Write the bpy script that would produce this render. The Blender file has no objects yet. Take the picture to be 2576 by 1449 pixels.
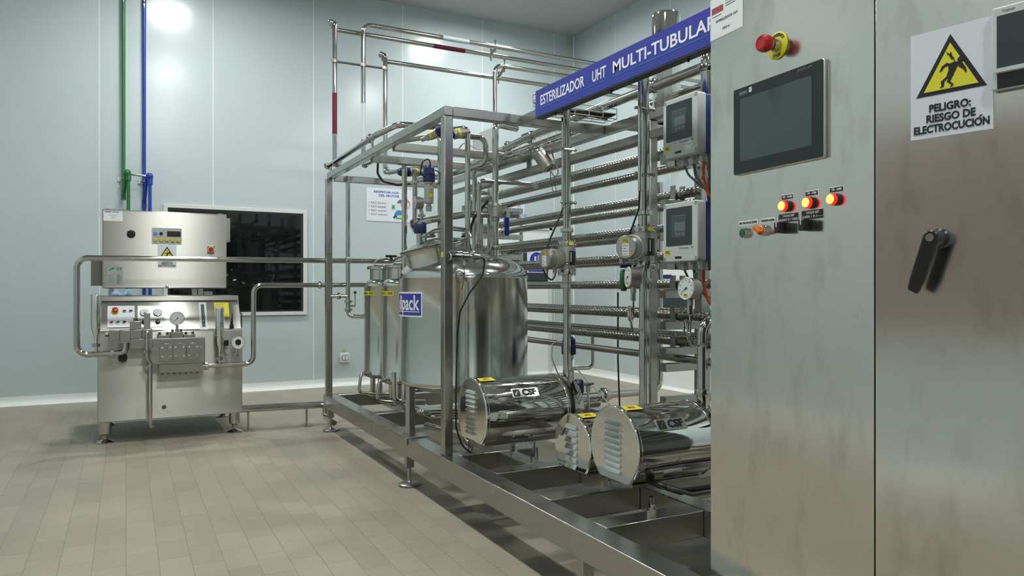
import bpy, bmesh, math, random
from mathutils import Vector as V, Matrix
from math import pi, sin, cos, radians, sqrt
random.seed(4)
sc = bpy.context.scene
COL = sc.collection
# ------------------------------------------------------------------ camera, world, exposure
F_PX, HORIZON, EYE, YAW = 1850.0, 727.0, 1.12, 27.7
cam = bpy.data.cameras.new('camera'); camo = bpy.data.objects.new('camera', cam); COL.objects.link(camo)
cam.sensor_width = 36.0; cam.sensor_fit = 'HORIZONTAL'; cam.lens = 36.0 * F_PX / 2576
cam.shift_y = (HORIZON - 724.5) / 2576; cam.clip_start = 0.05
camo.location = (0, 0, EYE); camo.rotation_euler = (radians(90), 0, radians(-YAW))
sc.camera = camo
w = bpy.data.worlds.new('world'); sc.world = w; w.use_nodes = True
w.node_tree.nodes['Background'].inputs[0].default_value = (.6, .7, .75, 1)
w.node_tree.nodes['Background'].inputs[1].default_value = 0.02
sc.view_settings.view_transform = 'Standard'; sc.view_settings.look = 'None'
sc.view_settings.gamma = 1.0; sc.view_settings.use_curve_mapping = False
sc.view_settings.exposure = 0.93
sc.cycles.caustics_reflective = False; sc.cycles.caustics_refractive = False
sc.cycles.sample_clamp_indirect = 4.0; sc.cycles.blur_glossy = 1.0
LAMP_POWER = 105.0                       # emission strength of the ceiling panels
LAMP_SPOTS = [(.47, 7.0), (3.75, 7.2), (.55, 4.3), (3.75, 4.3), (.55, 1.5), (3.75, 1.5), (.55, -1.4), (3.75, -1.4)]
CEIL, YB, XR, XL, YF = 4.55, 8.47, 5.40, -1.45, -3.0

# ------------------------------------------------------------------ materials
def newmat(name):
    m = bpy.data.materials.new(name); m.use_nodes = True
    return m, m.node_tree, m.node_tree.nodes['Principled BSDF']
def plain(name, col, rough=.5, metal=0., spec=.5, noise=0., nscale=40., bump=0.):
    m, t, b = newmat(name)
    b.inputs['Base Color'].default_value = (*col, 1); b.inputs['Roughness'].default_value = rough
    b.inputs['Metallic'].default_value = metal; b.inputs['Specular IOR Level'].default_value = spec
    if noise or bump:
        tc = t.nodes.new('ShaderNodeTexCoord'); n = t.nodes.new('ShaderNodeTexNoise')
        n.inputs['Scale'].default_value = nscale; n.inputs['Detail'].default_value = 4
        t.links.new(tc.outputs['Object'], n.inputs['Vector'])
        if noise:
            mx = t.nodes.new('ShaderNodeMix'); mx.data_type = 'RGBA'
            mx.inputs[6].default_value = (*[c * (1 - noise) for c in col], 1); mx.inputs[7].default_value = (*[min(1, c * (1 + noise)) for c in col], 1)
            t.links.new(n.outputs['Fac'], mx.inputs[0]); t.links.new(mx.outputs[2], b.inputs['Base Color'])
        if bump:
            bp = t.nodes.new('ShaderNodeBump'); bp.inputs['Strength'].default_value = bump; bp.inputs['Distance'].default_value = .002
            t.links.new(n.outputs['Fac'], bp.inputs['Height']); t.links.new(bp.outputs[0], b.inputs['Normal'])
    return m
def steel(name, col, r0, r1, scale=(3, 3, 3), bump=0., smudge=0., ndetail=5, bscale=None, aniso=0.):
    """stainless steel: roughness varies with a stretched noise, optional hand smudges and brushing bump"""
    m, t, b = newmat(name)
    b.inputs['Metallic'].default_value = 1.0; b.inputs['Base Color'].default_value = (*col, 1)
    if aniso:
        b.inputs['Anisotropic'].default_value = aniso; b.inputs['Anisotropic Rotation'].default_value = .25
        tg = t.nodes.new('ShaderNodeTangent'); tg.direction_type = 'RADIAL'; tg.axis = 'Z'; t.links.new(tg.outputs[0], b.inputs['Tangent'])
    tc = t.nodes.new('ShaderNodeTexCoord'); mp = t.nodes.new('ShaderNodeMapping'); mp.inputs['Scale'].default_value = scale
    n = t.nodes.new('ShaderNodeTexNoise'); n.inputs['Scale'].default_value = 4; n.inputs['Detail'].default_value = ndetail
    t.links.new(tc.outputs['Object'], mp.inputs['Vector']); t.links.new(mp.outputs[0], n.inputs['Vector'])
    mr = t.nodes.new('ShaderNodeMapRange'); mr.inputs[1].default_value = .3; mr.inputs[2].default_value = .7
    mr.inputs[3].default_value = r0; mr.inputs[4].default_value = r1
    t.links.new(n.outputs['Fac'], mr.inputs[0]); t.links.new(mr.outputs[0], b.inputs['Roughness'])
    if smudge:
        n2 = t.nodes.new('ShaderNodeTexNoise'); n2.inputs['Scale'].default_value = 6; n2.inputs['Detail'].default_value = 5; n2.inputs['Roughness'].default_value = .6
        m2 = t.nodes.new('ShaderNodeMapping'); m2.inputs['Scale'].default_value = (2.2, 2.2, .9)
        t.links.new(tc.outputs['Object'], m2.inputs['Vector']); t.links.new(m2.outputs[0], n2.inputs['Vector'])
        cr = t.nodes.new('ShaderNodeMapRange'); cr.inputs[1].default_value = .52; cr.inputs[2].default_value = .72
        cr.inputs[3].default_value = 0; cr.inputs[4].default_value = smudge
        t.links.new(n2.outputs['Fac'], cr.inputs[0])
        mx = t.nodes.new('ShaderNodeMix'); mx.data_type = 'RGBA'
        mx.inputs[6].default_value = (*col, 1); mx.inputs[7].default_value = (col[0] * .5, col[1] * .48, col[2] * .43, 1)
        t.links.new(cr.outputs[0], mx.inputs[0]); t.links.new(mx.outputs[2], b.inputs['Base Color'])
    if bump:
        bs = t.nodes.new('ShaderNodeMapping'); bs.inputs['Scale'].default_value = bscale or scale
        n3 = t.nodes.new('ShaderNodeTexNoise'); n3.inputs['Scale'].default_value = 6; n3.inputs['Detail'].default_value = 2
        t.links.new(tc.outputs['Object'], bs.inputs['Vector']); t.links.new(bs.outputs[0], n3.inputs['Vector'])
        bp = t.nodes.new('ShaderNodeBump'); bp.inputs['Strength'].default_value = bump; bp.inputs['Distance'].default_value = .004
        t.links.new(n3.outputs['Fac'], bp.inputs['Height']); t.links.new(bp.outputs[0], b.inputs['Normal'])
    return m
def emit(name, col, strength, base=(.8, .8, .8)):
    m, t, b = newmat(name)
    b.inputs['Base Color'].default_value = (*base, 1)
    b.inputs['Emission Color'].default_value = (*col, 1); b.inputs['Emission Strength'].default_value = strength
    return m
def wallmat(name, col, axis, first, pitch, rough=.2):
    m, t, b = newmat(name); N = t.nodes.new; L = t.links.new
    tc = N('ShaderNodeTexCoord'); sp = N('ShaderNodeSeparateXYZ'); L(tc.outputs['Object'], sp.inputs[0])
    def mth(op, a, bb=None):
        q = N('ShaderNodeMath'); q.operation = op
        for i, x in enumerate((a, bb)):
            if x is None: continue
            if isinstance(x, (int, float)): q.inputs[i].default_value = x
            else: L(x, q.inputs[i])
        return q.outputs[0]
    u = mth('DIVIDE', mth('SUBTRACT', sp.outputs[axis], first - .004), pitch)
    joint = mth('LESS_THAN', mth('FRACT', u), .008 / pitch)
    mx = N('ShaderNodeMix'); mx.data_type = 'RGBA'
    mx.inputs[6].default_value = (*col, 1); mx.inputs[7].default_value = (.80, .82, .81, 1)
    L(joint, mx.inputs[0]); L(mx.outputs[2], b.inputs['Base Color'])
    b.inputs['Roughness'].default_value = rough; b.inputs['Specular IOR Level'].default_value = .5
    n = N('ShaderNodeTexNoise'); n.inputs['Scale'].default_value = 1.3; n.inputs['Detail'].default_value = 1
    L(tc.outputs['Object'], n.inputs['Vector'])
    bp = N('ShaderNodeBump'); bp.inputs['Strength'].default_value = .12; bp.inputs['Distance'].default_value = .02
    L(n.outputs['Fac'], bp.inputs['Height']); L(bp.outputs[0], b.inputs['Normal'])
    return m
def floormat():
    m, t, b = newmat('floor_tiles'); N = t.nodes.new; L = t.links.new
    tc = N('ShaderNodeTexCoord'); sp = N('ShaderNodeSeparateXYZ'); cb = N('ShaderNodeCombineXYZ')
    L(tc.outputs['Object'], sp.inputs[0]); L(sp.outputs[1], cb.inputs[0]); L(sp.outputs[0], cb.inputs[1])
    br = N('ShaderNodeTexBrick'); L(cb.outputs[0], br.inputs['Vector'])
    br.offset = .5; br.offset_frequency = 2; br.squash = 1
    br.inputs['Scale'].default_value = 1; br.inputs['Brick Width'].default_value = .24; br.inputs['Row Height'].default_value = .12
    br.inputs['Mortar Size'].default_value = .0014; br.inputs['Mortar Smooth'].default_value = .3; br.inputs['Bias'].default_value = 0
    br.inputs['Color1'].default_value = (.325, .285, .215, 1); br.inputs['Color2'].default_value = (.375, .33, .25, 1); br.inputs['Mortar'].default_value = (.205, .182, .14, 1)
    n = N('ShaderNodeTexNoise'); n.inputs['Scale'].default_value = 1.1; n.inputs['Detail'].default_value = 5; L(tc.outputs['Object'], n.inputs['Vector'])
    mr = N('ShaderNodeMapRange'); mr.inputs[1].default_value = .3; mr.inputs[2].default_value = .75; mr.inputs[3].default_value = .88; mr.inputs[4].default_value = 1.06
    L(n.outputs['Fac'], mr.inputs[0])
    n2 = N('ShaderNodeTexNoise'); n2.inputs['Scale'].default_value = 60; n2.inputs['Detail'].default_value = 3; L(tc.outputs['Object'], n2.inputs['Vector'])
    mr2 = N('ShaderNodeMapRange'); mr2.inputs[3].default_value = .94; mr2.inputs[4].default_value = 1.06; L(n2.outputs['Fac'], mr2.inputs[0])
    mu = N('ShaderNodeMath'); mu.operation = 'MULTIPLY'; L(mr.outputs[0], mu.inputs[0]); L(mr2.outputs[0], mu.inputs[1])
    sc_ = N('ShaderNodeVectorMath'); sc_.operation = 'SCALE'; L(br.outputs['Color'], sc_.inputs[0]); L(mu.outputs[0], sc_.inputs['Scale'])
    L(sc_.outputs[0], b.inputs['Base Color'])
    b.inputs['Roughness'].default_value = .42; b.inputs['Specular IOR Level'].default_value = .35
    bp = N('ShaderNodeBump'); bp.inputs['Strength'].default_value = .35; bp.inputs['Distance'].default_value = .002; bp.invert = True
    L(br.outputs['Fac'], bp.inputs['Height']); L(bp.outputs[0], b.inputs['Normal'])
    return m
SC = (.62, .60, .565)
M = dict(
    floor=floormat(),
    wall_b=wallmat('wall_panel_back', (.50, .575, .585), 0, -.236, 1.064),
    wall_r=wallmat('wall_panel_right', (.50, .575, .585), 1, 6.475, 1.04),
    ceil=plain('ceiling_panel', (.42, .42, .42), .6),
    base=plain('cove_base_white', (.80, .82, .80), .35),
    white=plain('white_enamel', (.82, .84, .84), .35),
    wframe=plain('window_frame_grey', (.66, .67, .65), .4),
    pane=plain('dark_glass', (.004, .005, .0055), .03, spec=.5),
    rubber=plain('black_rubber', (.01, .01, .01), .5),
    black=plain('black_plastic', (.012, .012, .013), .3),
    frame=steel('brushed_steel', (.42, .412, .385), .24, .31, (1.2, 1.2, 1.2), smudge=.1, ndetail=1),
    cab=steel('cabinet_steel', (.67, .645, .60), .15, .21, (1, 1, .7), smudge=.38, ndetail=2),
    cabshade=steel('cabinet_steel_shaded', (.16, .157, .15), .2, .25, (1, 1, 1), ndetail=1),  # shade put into the colour, so the pump shroud mirrors the body dark
    homog=steel('homogenizer_steel', (.44, .425, .392), .34, .38, (2, 2, .6), ndetail=2, aniso=.96),
    block=steel('machined_steel', (.36, .345, .315), .3, .42, (5, 5, 5)),
    pipe=steel('polished_pipe', (.50, .485, .455), .09, .15, (3, 3, 3), ndetail=1),
    tank=steel('tank_steel', (.55, .55, .525), .12, .2, (9, 9, .5), bump=.06, bscale=(14, 14, .3)),
    mirror=steel('mirror_steel', (.72, .71, .68), .03, .07, (2, 2, 2), bump=.02, bscale=(3, 3, 3)),
    tube=steel('corrugated_steel', (.30, .288, .262), .16, .22, (3, 3, 3), ndetail=1),
    cast=steel('cast_steel', (.44, .42, .385), .36, .48, (6, 6, 6)),
    dark=steel('dark_steel', (.20, .19, .17), .4, .5),
    wire=plain('wire_steel', (.55, .54, .5), .3, 1.),
    blue=plain('sign_blue', (.030, .040, .34), .3),
    navy=plain('navy_plastic', (.008, .014, .075), .35),
    handleblue=plain('handle_blue', (.010, .018, .25), .4),
    pipegreen=plain('pipe_green', (.02, .15, .035), .35),
    pipeblue=plain('pipe_blue', (.010, .045, .33), .35),
    sky=plain('line_blue', (.02, .22, .62), .4),
    paper=plain('paper_white', (.80, .82, .84), .5),
    signwhite=plain('sign_white', (.72, .74, .80), .4),
    lt=plain('lettering_white', (.85, .85, .86), .5),
    bk=plain('lettering_black', (.012, .012, .014), .5),
    gy=plain('lettering_grey', (.22, .22, .23), .5),
    bl=plain('lettering_blue', (.03, .10, .36), .5),
    red=plain('red_plastic', (.50, .012, .018), .3),
    redtxt=plain('lettering_red', (.35, .03, .05), .5),
    yellow=plain('yellow_plastic', (.72, .60, .02), .4),
    label=plain('label_yellow', (.78, .68, .03), .5),
    maroon=plain('band_maroon', (.17, .004, .035), .35),
    band=plain('band_white', (.70, .75, .80), .4),
    encl=plain('enclosure_grey', (.56, .585, .57), .45),
    enclside=plain('enclosure_side', (.40, .40, .38), .5),
    enclblue=plain('enclosure_blue', (.006, .035, .20), .4),
    screen=plain('screen_grey', (.055, .075, .08), .2),
    curtain=plain('brown_blind', (.26, .215, .195), .35),
    plate=plain('plate_satin', (.62, .62, .60), .22, 1.),
    panel=plain('panel_dark', (.030, .040, .045), .25),
    lcd=plain('display_grey', (.13, .155, .155), .2),
    hmi=plain('hmi_bezel', (.010, .013, .014), .22),
    alu=plain('aluminium', (.55, .55, .54), .35, 1.),
    teal=plain('badge_teal', (.03, .16, .17), .5),
    orange=plain('orange_plastic', (.70, .18, .01), .35),
    green=plain('green_plastic', (.01, .11, .04), .3),
    greenlt=plain('tag_green', (.02, .30, .08), .5),
    cloth=plain('blue_cloth', (.45, .62, .85), .9, noise=.1, nscale=60),
    dial=plain('dial_face', (.62, .63, .62), .3),
    dialw=plain('dial_face_white', (.74, .76, .77), .3),
    lamp=emit('lit_button', (1, .50, .02), 6.0, (.8, .3, .02)),
    lampring=emit('lit_button_ring', (1, .015, .01), .55, (.6, .01, .01)),
    cable=plain('cable_black', (.008, .008, .008), .4),
    cablew=plain('cable_grey', (.42, .43, .42), .5),
    cabled=plain('cable_dark_grey', (.09, .09, .095), .45),
    cableo=plain('cable_orange', (.50, .07, .015), .4),
    purple=plain('indigo_plastic', (.03, .03, .10), .4),
    pinkr=plain('button_dark_red', (.22, .02, .05), .3),
    yb=plain('knob_yellow', (.70, .50, .02), .35),
    blueb=plain('knob_blue', (.08, .28, .70), .35),
    gland=plain('gland_grey', (.40, .42, .42), .5),
    diff=emit('light_diffuser', (.97, 1.0, .98), LAMP_POWER),
    skin=plain('print_cream', (.80, .76, .72), .5),
    pteal=plain('print_teal', (.03, .20, .20), .5),
    pblue=plain('print_blue', (.02, .26, .55), .5),
    pgreen=plain('print_green', (.08, .45, .25), .5),
    pred=plain('print_red', (.55, .25, .22), .5),
    resid=plain('resin_tube', (.10, .12, .12), .15),
)
# ------------------------------------------------------------------ mesh builder
class MB:
    def __init__(s): s.v = []; s.f = []
    def add(s, vs, fs):
        o = len(s.v); s.v += [V(p) for p in vs]; s.f += [[o + i for i in f] for f in fs]; return s
    def box(s, lo, hi):
        a, b, c = lo; d, e, f = hi
        return s.add([(a,b,c),(d,b,c),(d,e,c),(a,e,c),(a,b,f),(d,b,f),(d,e,f),(a,e,f)],
                     [(0,3,2,1),(4,5,6,7),(0,1,5,4),(1,2,6,5),(2,3,7,6),(3,0,4,7)])
    def obox(s, c, ux, uy, uz, sx, sy, sz):
        c = V(c); ux, uy, uz = [V(q).normalized() for q in (ux, uy, uz)]
        vs = [c + ux*(i*sx/2) + uy*(j*sy/2) + uz*(k*sz/2) for k in (-1,1) for i, j in ((-1,-1),(1,-1),(1,1),(-1,1))]
        return s.add(vs, [(0,3,2,1),(4,5,6,7),(0,1,5,4),(1,2,6,5),(2,3,7,6),(3,0,4,7)])
    def bar(s, p, q, wd, ht, up=(0,0,1)):
        p, q = V(p), V(q); d = (q-p).normalized(); up = V(up); side = d.cross(up)
        if side.length < 1e-4: side = d.cross(V((0,1,0)))
        side.normalize(); up = side.cross(d)
        return s.obox((p+q)/2, d, side, up, (q-p).length, wd, ht)
    def basis(s, ax):
        ax = V(ax).normalized(); h = V((0,0,1)) if abs(ax.z) < .9 else V((1,0,0))
        u = ax.cross(h).normalized(); return ax, u, ax.cross(u)
    def lathe(s, p, ax, prof, n=24, ph=0., rfun=None):
        """prof: list of (radius, distance along axis)"""
        p = V(p); ax, u, v = s.basis(ax); vs = []; fs = []; rings = []
        for r, h in prof:
            if r < 1e-6: rings.append([len(vs)]); vs.append(p + ax*h)
            else:
                rings.append(list(range(len(vs), len(vs)+n)))
                for i in range(n):
                    a = 2*pi*i/n + ph; rr = r*(rfun(a) if rfun else 1)
                    vs.append(p + ax*h + u*(cos(a)*rr) + v*(sin(a)*rr))
        for A, B in zip(rings, rings[1:]):
            if len(A) == 1 and len(B) == 1: continue
            for i in range(n):
                j = (i+1) % n
                if len(A) == 1: fs.append((A[0], B[i], B[j]))
                elif len(B) == 1: fs.append((A[j], A[i], B[0]))
                else: fs.append((A[j], A[i], B[i], B[j]))
        if len(rings[0]) > 1: fs.append(tuple(rings[0]))
        if len(rings[-1]) > 1: fs.append(tuple(reversed(rings[-1])))
        return s.add(vs, fs)
    def cyl(s, p, q, r, r1=None, n=20, ph=0.):
        p, q = V(p), V(q); return s.lathe(p, q-p, [(r, 0), (r if r1 is None else r1, (q-p).length)], n, ph)
    def tube(s, pts, r, bend=0., n=14, seg=7, closed=False):
        P = [V(p) for p in pts]; path = []
        if bend and len(P) > 2:
            path.append(P[0])
            for a, b, c in zip(P, P[1:], P[2:]):
                d1 = (a-b); d2 = (c-b); l1, l2 = d1.length, d2.length; d1.normalize(); d2.normalize()
                ang = d1.angle(d2); t = min(bend/math.tan(ang/2) if ang < pi-.01 else 0, l1*.5, l2*.5)
                if t < 1e-4: path.append(b); continue
                rr = t*math.tan(ang/2); cen = b + (d1+d2).normalized()*(rr/sin(ang/2))
                s0 = b + d1*t - cen; s1 = b + d2*t - cen; tot = s0.angle(s1)
                for k in range(seg+1):
                    f = k/seg; path.append(cen + (s0*sin((1-f)*tot) + s1*sin(f*tot))/sin(tot))
            path.append(P[-1])
        else: path = P
        vs = []; fs = []; m = len(path); prev = None
        for i, p in enumerate(path):
            if closed: d = path[(i+1) % m] - path[i-1]
            elif i == 0: d = path[1]-p
            elif i == m-1: d = p-path[-2]
            else: d = (path[i+1]-p).normalized() + (p-path[i-1]).normalized()
            d.normalize()
            if prev is None: _, u, _v = s.basis(d)
            else: u = prev - d*prev.dot(d); u.normalize()
            prev = u; v = d.cross(u)
            for k in range(n):
                a = 2*pi*k/n; vs.append(p + u*(cos(a)*r) + v*(sin(a)*r))
        for i in range(m if closed else m-1):
            i2 = (i+1) % m
            for k in range(n):
                k2 = (k+1) % n; fs.append((i*n+k, i*n+k2, i2*n+k2, i2*n+k))
        if not closed: fs += [tuple(reversed(range(n))), tuple(range((m-1)*n, m*n))]
        return s.add(vs, fs)
    def ring(s, c, ax, R, r, n=28, k=10):
        ax, u, v = s.basis(ax); c = V(c)
        return s.tube([c + u*(cos(2*pi*i/n)*R) + v*(sin(2*pi*i/n)*R) for i in range(n)], r, n=k, closed=True)
    def ball(s, c, r, n=18, m=10, sq=(1,1,1)):
        o = len(s.v); s.lathe((0,0,0), (0,0,1), [(r*sin(pi*i/m), -r*cos(pi*i/m)) for i in range(m+1)], n)
        for q in s.v[o:]: q.x = q.x*sq[0]+c[0]; q.y = q.y*sq[1]+c[1]; q.z = q.z*sq[2]+c[2]
        return s
    def prism(s, fr, poly, c0, c1):
        n = len(poly); vs = [fr.pt(a, b, c0) for a, b in poly] + [fr.pt(a, b, c1) for a, b in poly]
        return s.add(vs, [tuple(reversed(range(n))), tuple(range(n, 2*n))] + [(i, (i+1) % n, n+(i+1) % n, n+i) for i in range(n)])
    def rect(s, fr, a0, b0, a1, b1, c0, c1): return s.prism(fr, [(a0,b0),(a1,b0),(a1,b1),(a0,b1)], c0, c1)
    def rrect(s, fr, a0, b0, a1, b1, r, c0, c1):
        pts = []
        for cx, cy, st in ((a1-r,b1-r,0),(a0+r,b1-r,90),(a0+r,b0+r,180),(a1-r,b0+r,270)):
            pts += [(cx+r*cos(radians(st+q)), cy+r*sin(radians(st+q))) for q in (0, 30, 60, 90)]
        return s.prism(fr, pts, c0, c1)
    def clamp(s, p, ax, r, lug=(0,0,1)):
        """tri clamp: two ferrules in a hinged band with a wing nut"""
        s.lathe(p, ax, [(r, -.014), (r*1.28, -.011), (r*1.38, -.004), (r*1.38, .004), (r*1.28, .011), (r, .014)], 22)
        a, u, v = s.basis(ax); lug = V(lug); lug = (lug - a*lug.dot(a)); lug = lug.normalized() if lug.length > .01 else u
        t = a.cross(lug); q = V(p) + lug*(r*1.45)
        s.obox(q, lug, t, a, r*.5, r*.55, .016); s.cyl(q - t*r*.6, q + t*r*.7, .0035, n=8); s.ball(q + t*r*.7, .007, 8, 6)
        return s
    def nut(s, p, ax, r, h=.02):
        """slotted dairy union nut"""
        s.lathe(p, ax, [(r*.9, -h*.5), (r, -h*.42), (r, h*.42), (r*.9, h*.5)], 32, 0, lambda a: 1.0 if (a*8/(2*pi)) % 1 < .6 else .9)
        return s
    def bolt(s, p, ax, r, h):
        s.lathe(p, ax, [(r*1.5, 0), (r*1.5, h*.2)], 16); s.lathe(p, ax, [(r*1.05, h*.2), (r*1.05, h*.75), (r*.9, h*.85)], 6); s.lathe(p, ax, [(r*.6, h*.8), (r*.6, h*1.1), (r*.4, h*1.2)], 10)
        return s
    def build(s, name, mat, parent=None, bevel=0., sharp=32., loc=None):
        me = bpy.data.meshes.new(name); o = bpy.data.objects.new(name, me); COL.objects.link(o)
        if parent is None:
            if loc is None:
                xs = [q.x for q in s.v]; ys = [q.y for q in s.v]; zs = [q.z for q in s.v]
                loc = ((min(xs)+max(xs))/2, (min(ys)+max(ys))/2, min(zs))
            o.location = loc; org = V(loc)
        else:
            o.parent = parent; q = parent
            while q.parent: q = q.parent
            org = V(q.location)
        me.from_pydata([q-org for q in s.v], [], s.f); me.materials.append(mat)
        me.validate(); bm = bmesh.new(); bm.from_mesh(me); bmesh.ops.recalc_face_normals(bm, faces=bm.faces); bm.to_mesh(me); bm.free()
        me.shade_smooth(); me.set_sharp_from_angle(angle=radians(sharp))
        if bevel:
            b = o.modifiers.new('bevel', 'BEVEL'); b.width = bevel; b.segments = 2; b.limit_method = 'ANGLE'; b.angle_limit = radians(40)
            b.harden_normals = False
        return o
class FR:
    """a flat face: a runs right along it, b runs up, c stands off it"""
    def __init__(s, o, u, v=(0,0,1)):
        s.o = V(o); s.u = V(u).normalized(); s.v = V(v).normalized(); s.n = s.u.cross(s.v)
    def pt(s, a, b, c=0.): return s.o + s.u*a + s.v*b + s.n*c
def tag(o, label, cat, group=None):
    o['label'] = label; o['category'] = cat
    if group: o['group'] = group
    return o
def thing(name, label, cat, loc, group=None):
    o = bpy.data.objects.new(name, None); COL.objects.link(o); o.location = loc; o.empty_display_size = .05
    return tag(o, label, cat, group)
def struct(o): o['kind'] = 'structure'; return o
def lab(o, s): o['label'] = s; return o
def dup(root, delta, label, group=None):
    def cp(o, par):
        c = o.copy(); COL.objects.link(c); c.parent = par
        for ch in list(o.children): cp(ch, c)
        return c
    r = cp(root, None); r.location = V(root.location) + V(delta); r['label'] = label
    if group: r['group'] = group
    return r
def text(s, fr, a, b, size, mat, parent, c=.0008, align='CENTER', bold=0., sx=1., name='lettering', rot=0., shear=0., gap=1., fit=None):
    cu = bpy.data.curves.new('txt', 'FONT'); cu.body = s; cu.size = size; cu.align_x = align; cu.align_y = 'CENTER'
    cu.offset = bold; cu.extrude = .0002; cu.shear = shear; cu.resolution_u = 3; cu.space_character = gap
    ob = bpy.data.objects.new('txt', cu); COL.objects.link(ob)
    dg = bpy.context.evaluated_depsgraph_get(); dg.update()
    me = bpy.data.meshes.new_from_object(ob.evaluated_get(dg)); bpy.data.objects.remove(ob); bpy.data.curves.remove(cu)
    q = parent
    while q.parent: q = q.parent
    org = V(q.location); cr, sr = cos(rot), sin(rot)
    for v in me.vertices:
        x, y = v.co.x*sx, v.co.y; x, y = x*cr - y*sr, x*sr + y*cr
        v.co = V((x, y, v.co.z)) if fit else fr.pt(a + x, b + y, c + v.co.z) - org
    if fit:                                     # squeeze or stretch the word to run exactly from fit[0] to fit[1]
        xs = [v.co.x for v in me.vertices]; x0, k = min(xs), (fit[1]-fit[0])/(max(xs)-min(xs))
        for v in me.vertices: v.co = fr.pt(fit[0] + (v.co.x-x0)*k, b + v.co.y, c + v.co.z) - org
    me.materials.clear(); me.materials.append(mat); me.name = name
    o = bpy.data.objects.new(name, me); COL.objects.link(o); o.parent = parent
    return o
def pipe(name, label, pts, r, bend=None, mat=None, cat='pipe', group=None, n=16):
    o = MB().tube(pts, r, r*2.6 if bend is None else bend, n).build(name, mat or M['pipe'])
    return tag(o, label, cat, group)
X, Y, Z = V((1,0,0)), V((0,1,0)), V((0,0,1))
# ================================================================== the room
struct(MB().box((XL-.1, YF-.1, -.1), (XR+.1, YB+.1, 0)).build('floor', M['floor'], loc=(0, 0, 0)))
struct(MB().box((XL-.1, YF-.1, CEIL), (XR+.1, YB+.1, CEIL+.1)).build('ceiling', M['ceil'], loc=(0, 0, 0)))
struct(MB().box((XL-.1, YB, 0), (XR+.1, YB+.12, CEIL)).build('wall_back', M['wall_b'], loc=(0, 0, 0)))
struct(MB().box((XR, YF, 0), (XR+.12, YB, CEIL)).build('wall_right', M['wall_r'], loc=(0, 0, 0)))
struct(MB().box((XL-.12, YF, 0), (XL, YB, CEIL)).build('wall_left', M['wall_r'], loc=(0, 0, 0)))
struct(MB().box((XL, YF-.12, 0), (XR, YF, CEIL)).build('wall_front', M['wall_b'], loc=(0, 0, 0)))
def cove(name, p, along, out, L):
    f = FR(p, out); f.v = V(Z); f.n = V(along)          # profile in (out, up), run along the wall
    prof = [(0, 0), (.055, 0)] + [(.055 - .05*sin(t), .055 - .05*cos(t) - .0) for t in [radians(q) for q in (10, 30, 50, 70, 90)]] + [(.005, .085), (0, .085)]
    struct(MB().prism(f, prof, 0, L).build(name, M['base'], loc=(0, 0, 0)))
cove('baseboard_back', (XL, YB, 0), X, -Y, XR-XL)
cove('baseboard_right', (XR, YF, 0), Y, -X, YB-YF)
cove('baseboard_left', (XL, YF, 0), Y, X, YB-YF)
struct(MB().cyl((XR-.012, YB-.012, .08), (XR-.012, YB-.012, CEIL), .014, n=12).build('trim_1', M['base'], loc=(0, 0, 0)))
# observation window in the back wall
o = struct(MB().box((.345, YB-.03, .83), (1.815, YB, .868)).box((.345, YB-.03, 1.968), (1.815, YB, 2.008)).box((.345, YB-.03, .868), (.385, YB, 1.968)).box((1.772, YB-.03, .868), (1.815, YB, 1.968)).build('window_1', M['wframe'], bevel=.003, loc=(0, 0, 0)))
g = MB().box((.385, YB-.02, .868), (1.772, YB-.002, .885)).box((.385, YB-.02, 1.945), (1.772, YB-.002, 1.968)).box((.385, YB-.02, .885), (.402, YB-.002, 1.945)).box((1.745, YB-.02, .885), (1.772, YB-.002, 1.945)).build('gasket', M['rubber'], o)
MB().box((.402, YB-.012, .885), (1.745, YB-.004, 1.945)).build('pane', M['pane'], o)
# second observation window, in the left wall beside the viewpoint (seen mirrored in the cabinet door)
o = struct(MB().box((XL, .25, .80), (XL+.03, 2.35, .84)).box((XL, .25, 2.08), (XL+.03, 2.35, 2.12)).box((XL, .25, .84), (XL+.03, .29, 2.08)).box((XL, 2.31, .84), (XL+.03, 2.35, 2.08)).build('window_2', M['wframe'], bevel=.003, loc=(0, 0, 0)))
MB().box((XL+.002, .29, .84), (XL+.012, 2.31, 2.08)).build('pane', M['curtain'], o)
# door in the back wall near the corner, with a glazed panel
d = struct(MB().box((4.10, YB-.012, 0), (4.99, YB, 1.90)).build('door_1', M['white'], bevel=.004, loc=(0, 0, 0)))
MB().box((4.05, YB-.03, 0), (4.10, YB, 1.95)).box((4.99, YB-.03, 0), (5.04, YB, 1.95)).box((4.05, YB-.03, 1.90), (5.04, YB, 1.95)).build('door_frame', M['wframe'], d, bevel=.003)
MB().box((4.28, YB-.022, 1.215), (4.975, YB-.011, 1.66)).build('gasket', M['rubber'], d)
MB().box((4.30, YB-.026, 1.235), (4.955, YB-.021, 1.64)).build('pane', M['panel'], d)
# door in the right wall, seen between the tubes
d = struct(MB().box((XR-.012, 5.85, 0), (XR, 6.85, 2.05)).build('door_2', M['white'], bevel=.004, loc=(0, 0, 0)))
MB().box((XR-.03, 5.80, 0), (XR, 5.85, 2.10)).box((XR-.03, 6.85, 0), (XR, 6.90, 2.10)).box((XR-.03, 5.80, 2.05), (XR, 6.90, 2.10)).build('door_frame', M['wframe'], d, bevel=.003)
MB().box((XR-.02, 6.15, .72), (XR-.011, 6.62, 1.22)).build('pane', M['panel'], d)
st = MB().box((XR-.024, 6.42, 1.16), (XR-.0195, 6.61, 1.28)).build('door_sticker', M['paper'])
tag(st, 'small white and navy sticker on the door glass behind the right hand tube rack', 'sticker')
MB().box((XR-.0255, 6.42, 1.235), (XR-.0238, 6.61, 1.28)).build('header', M['navy'], st)
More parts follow.
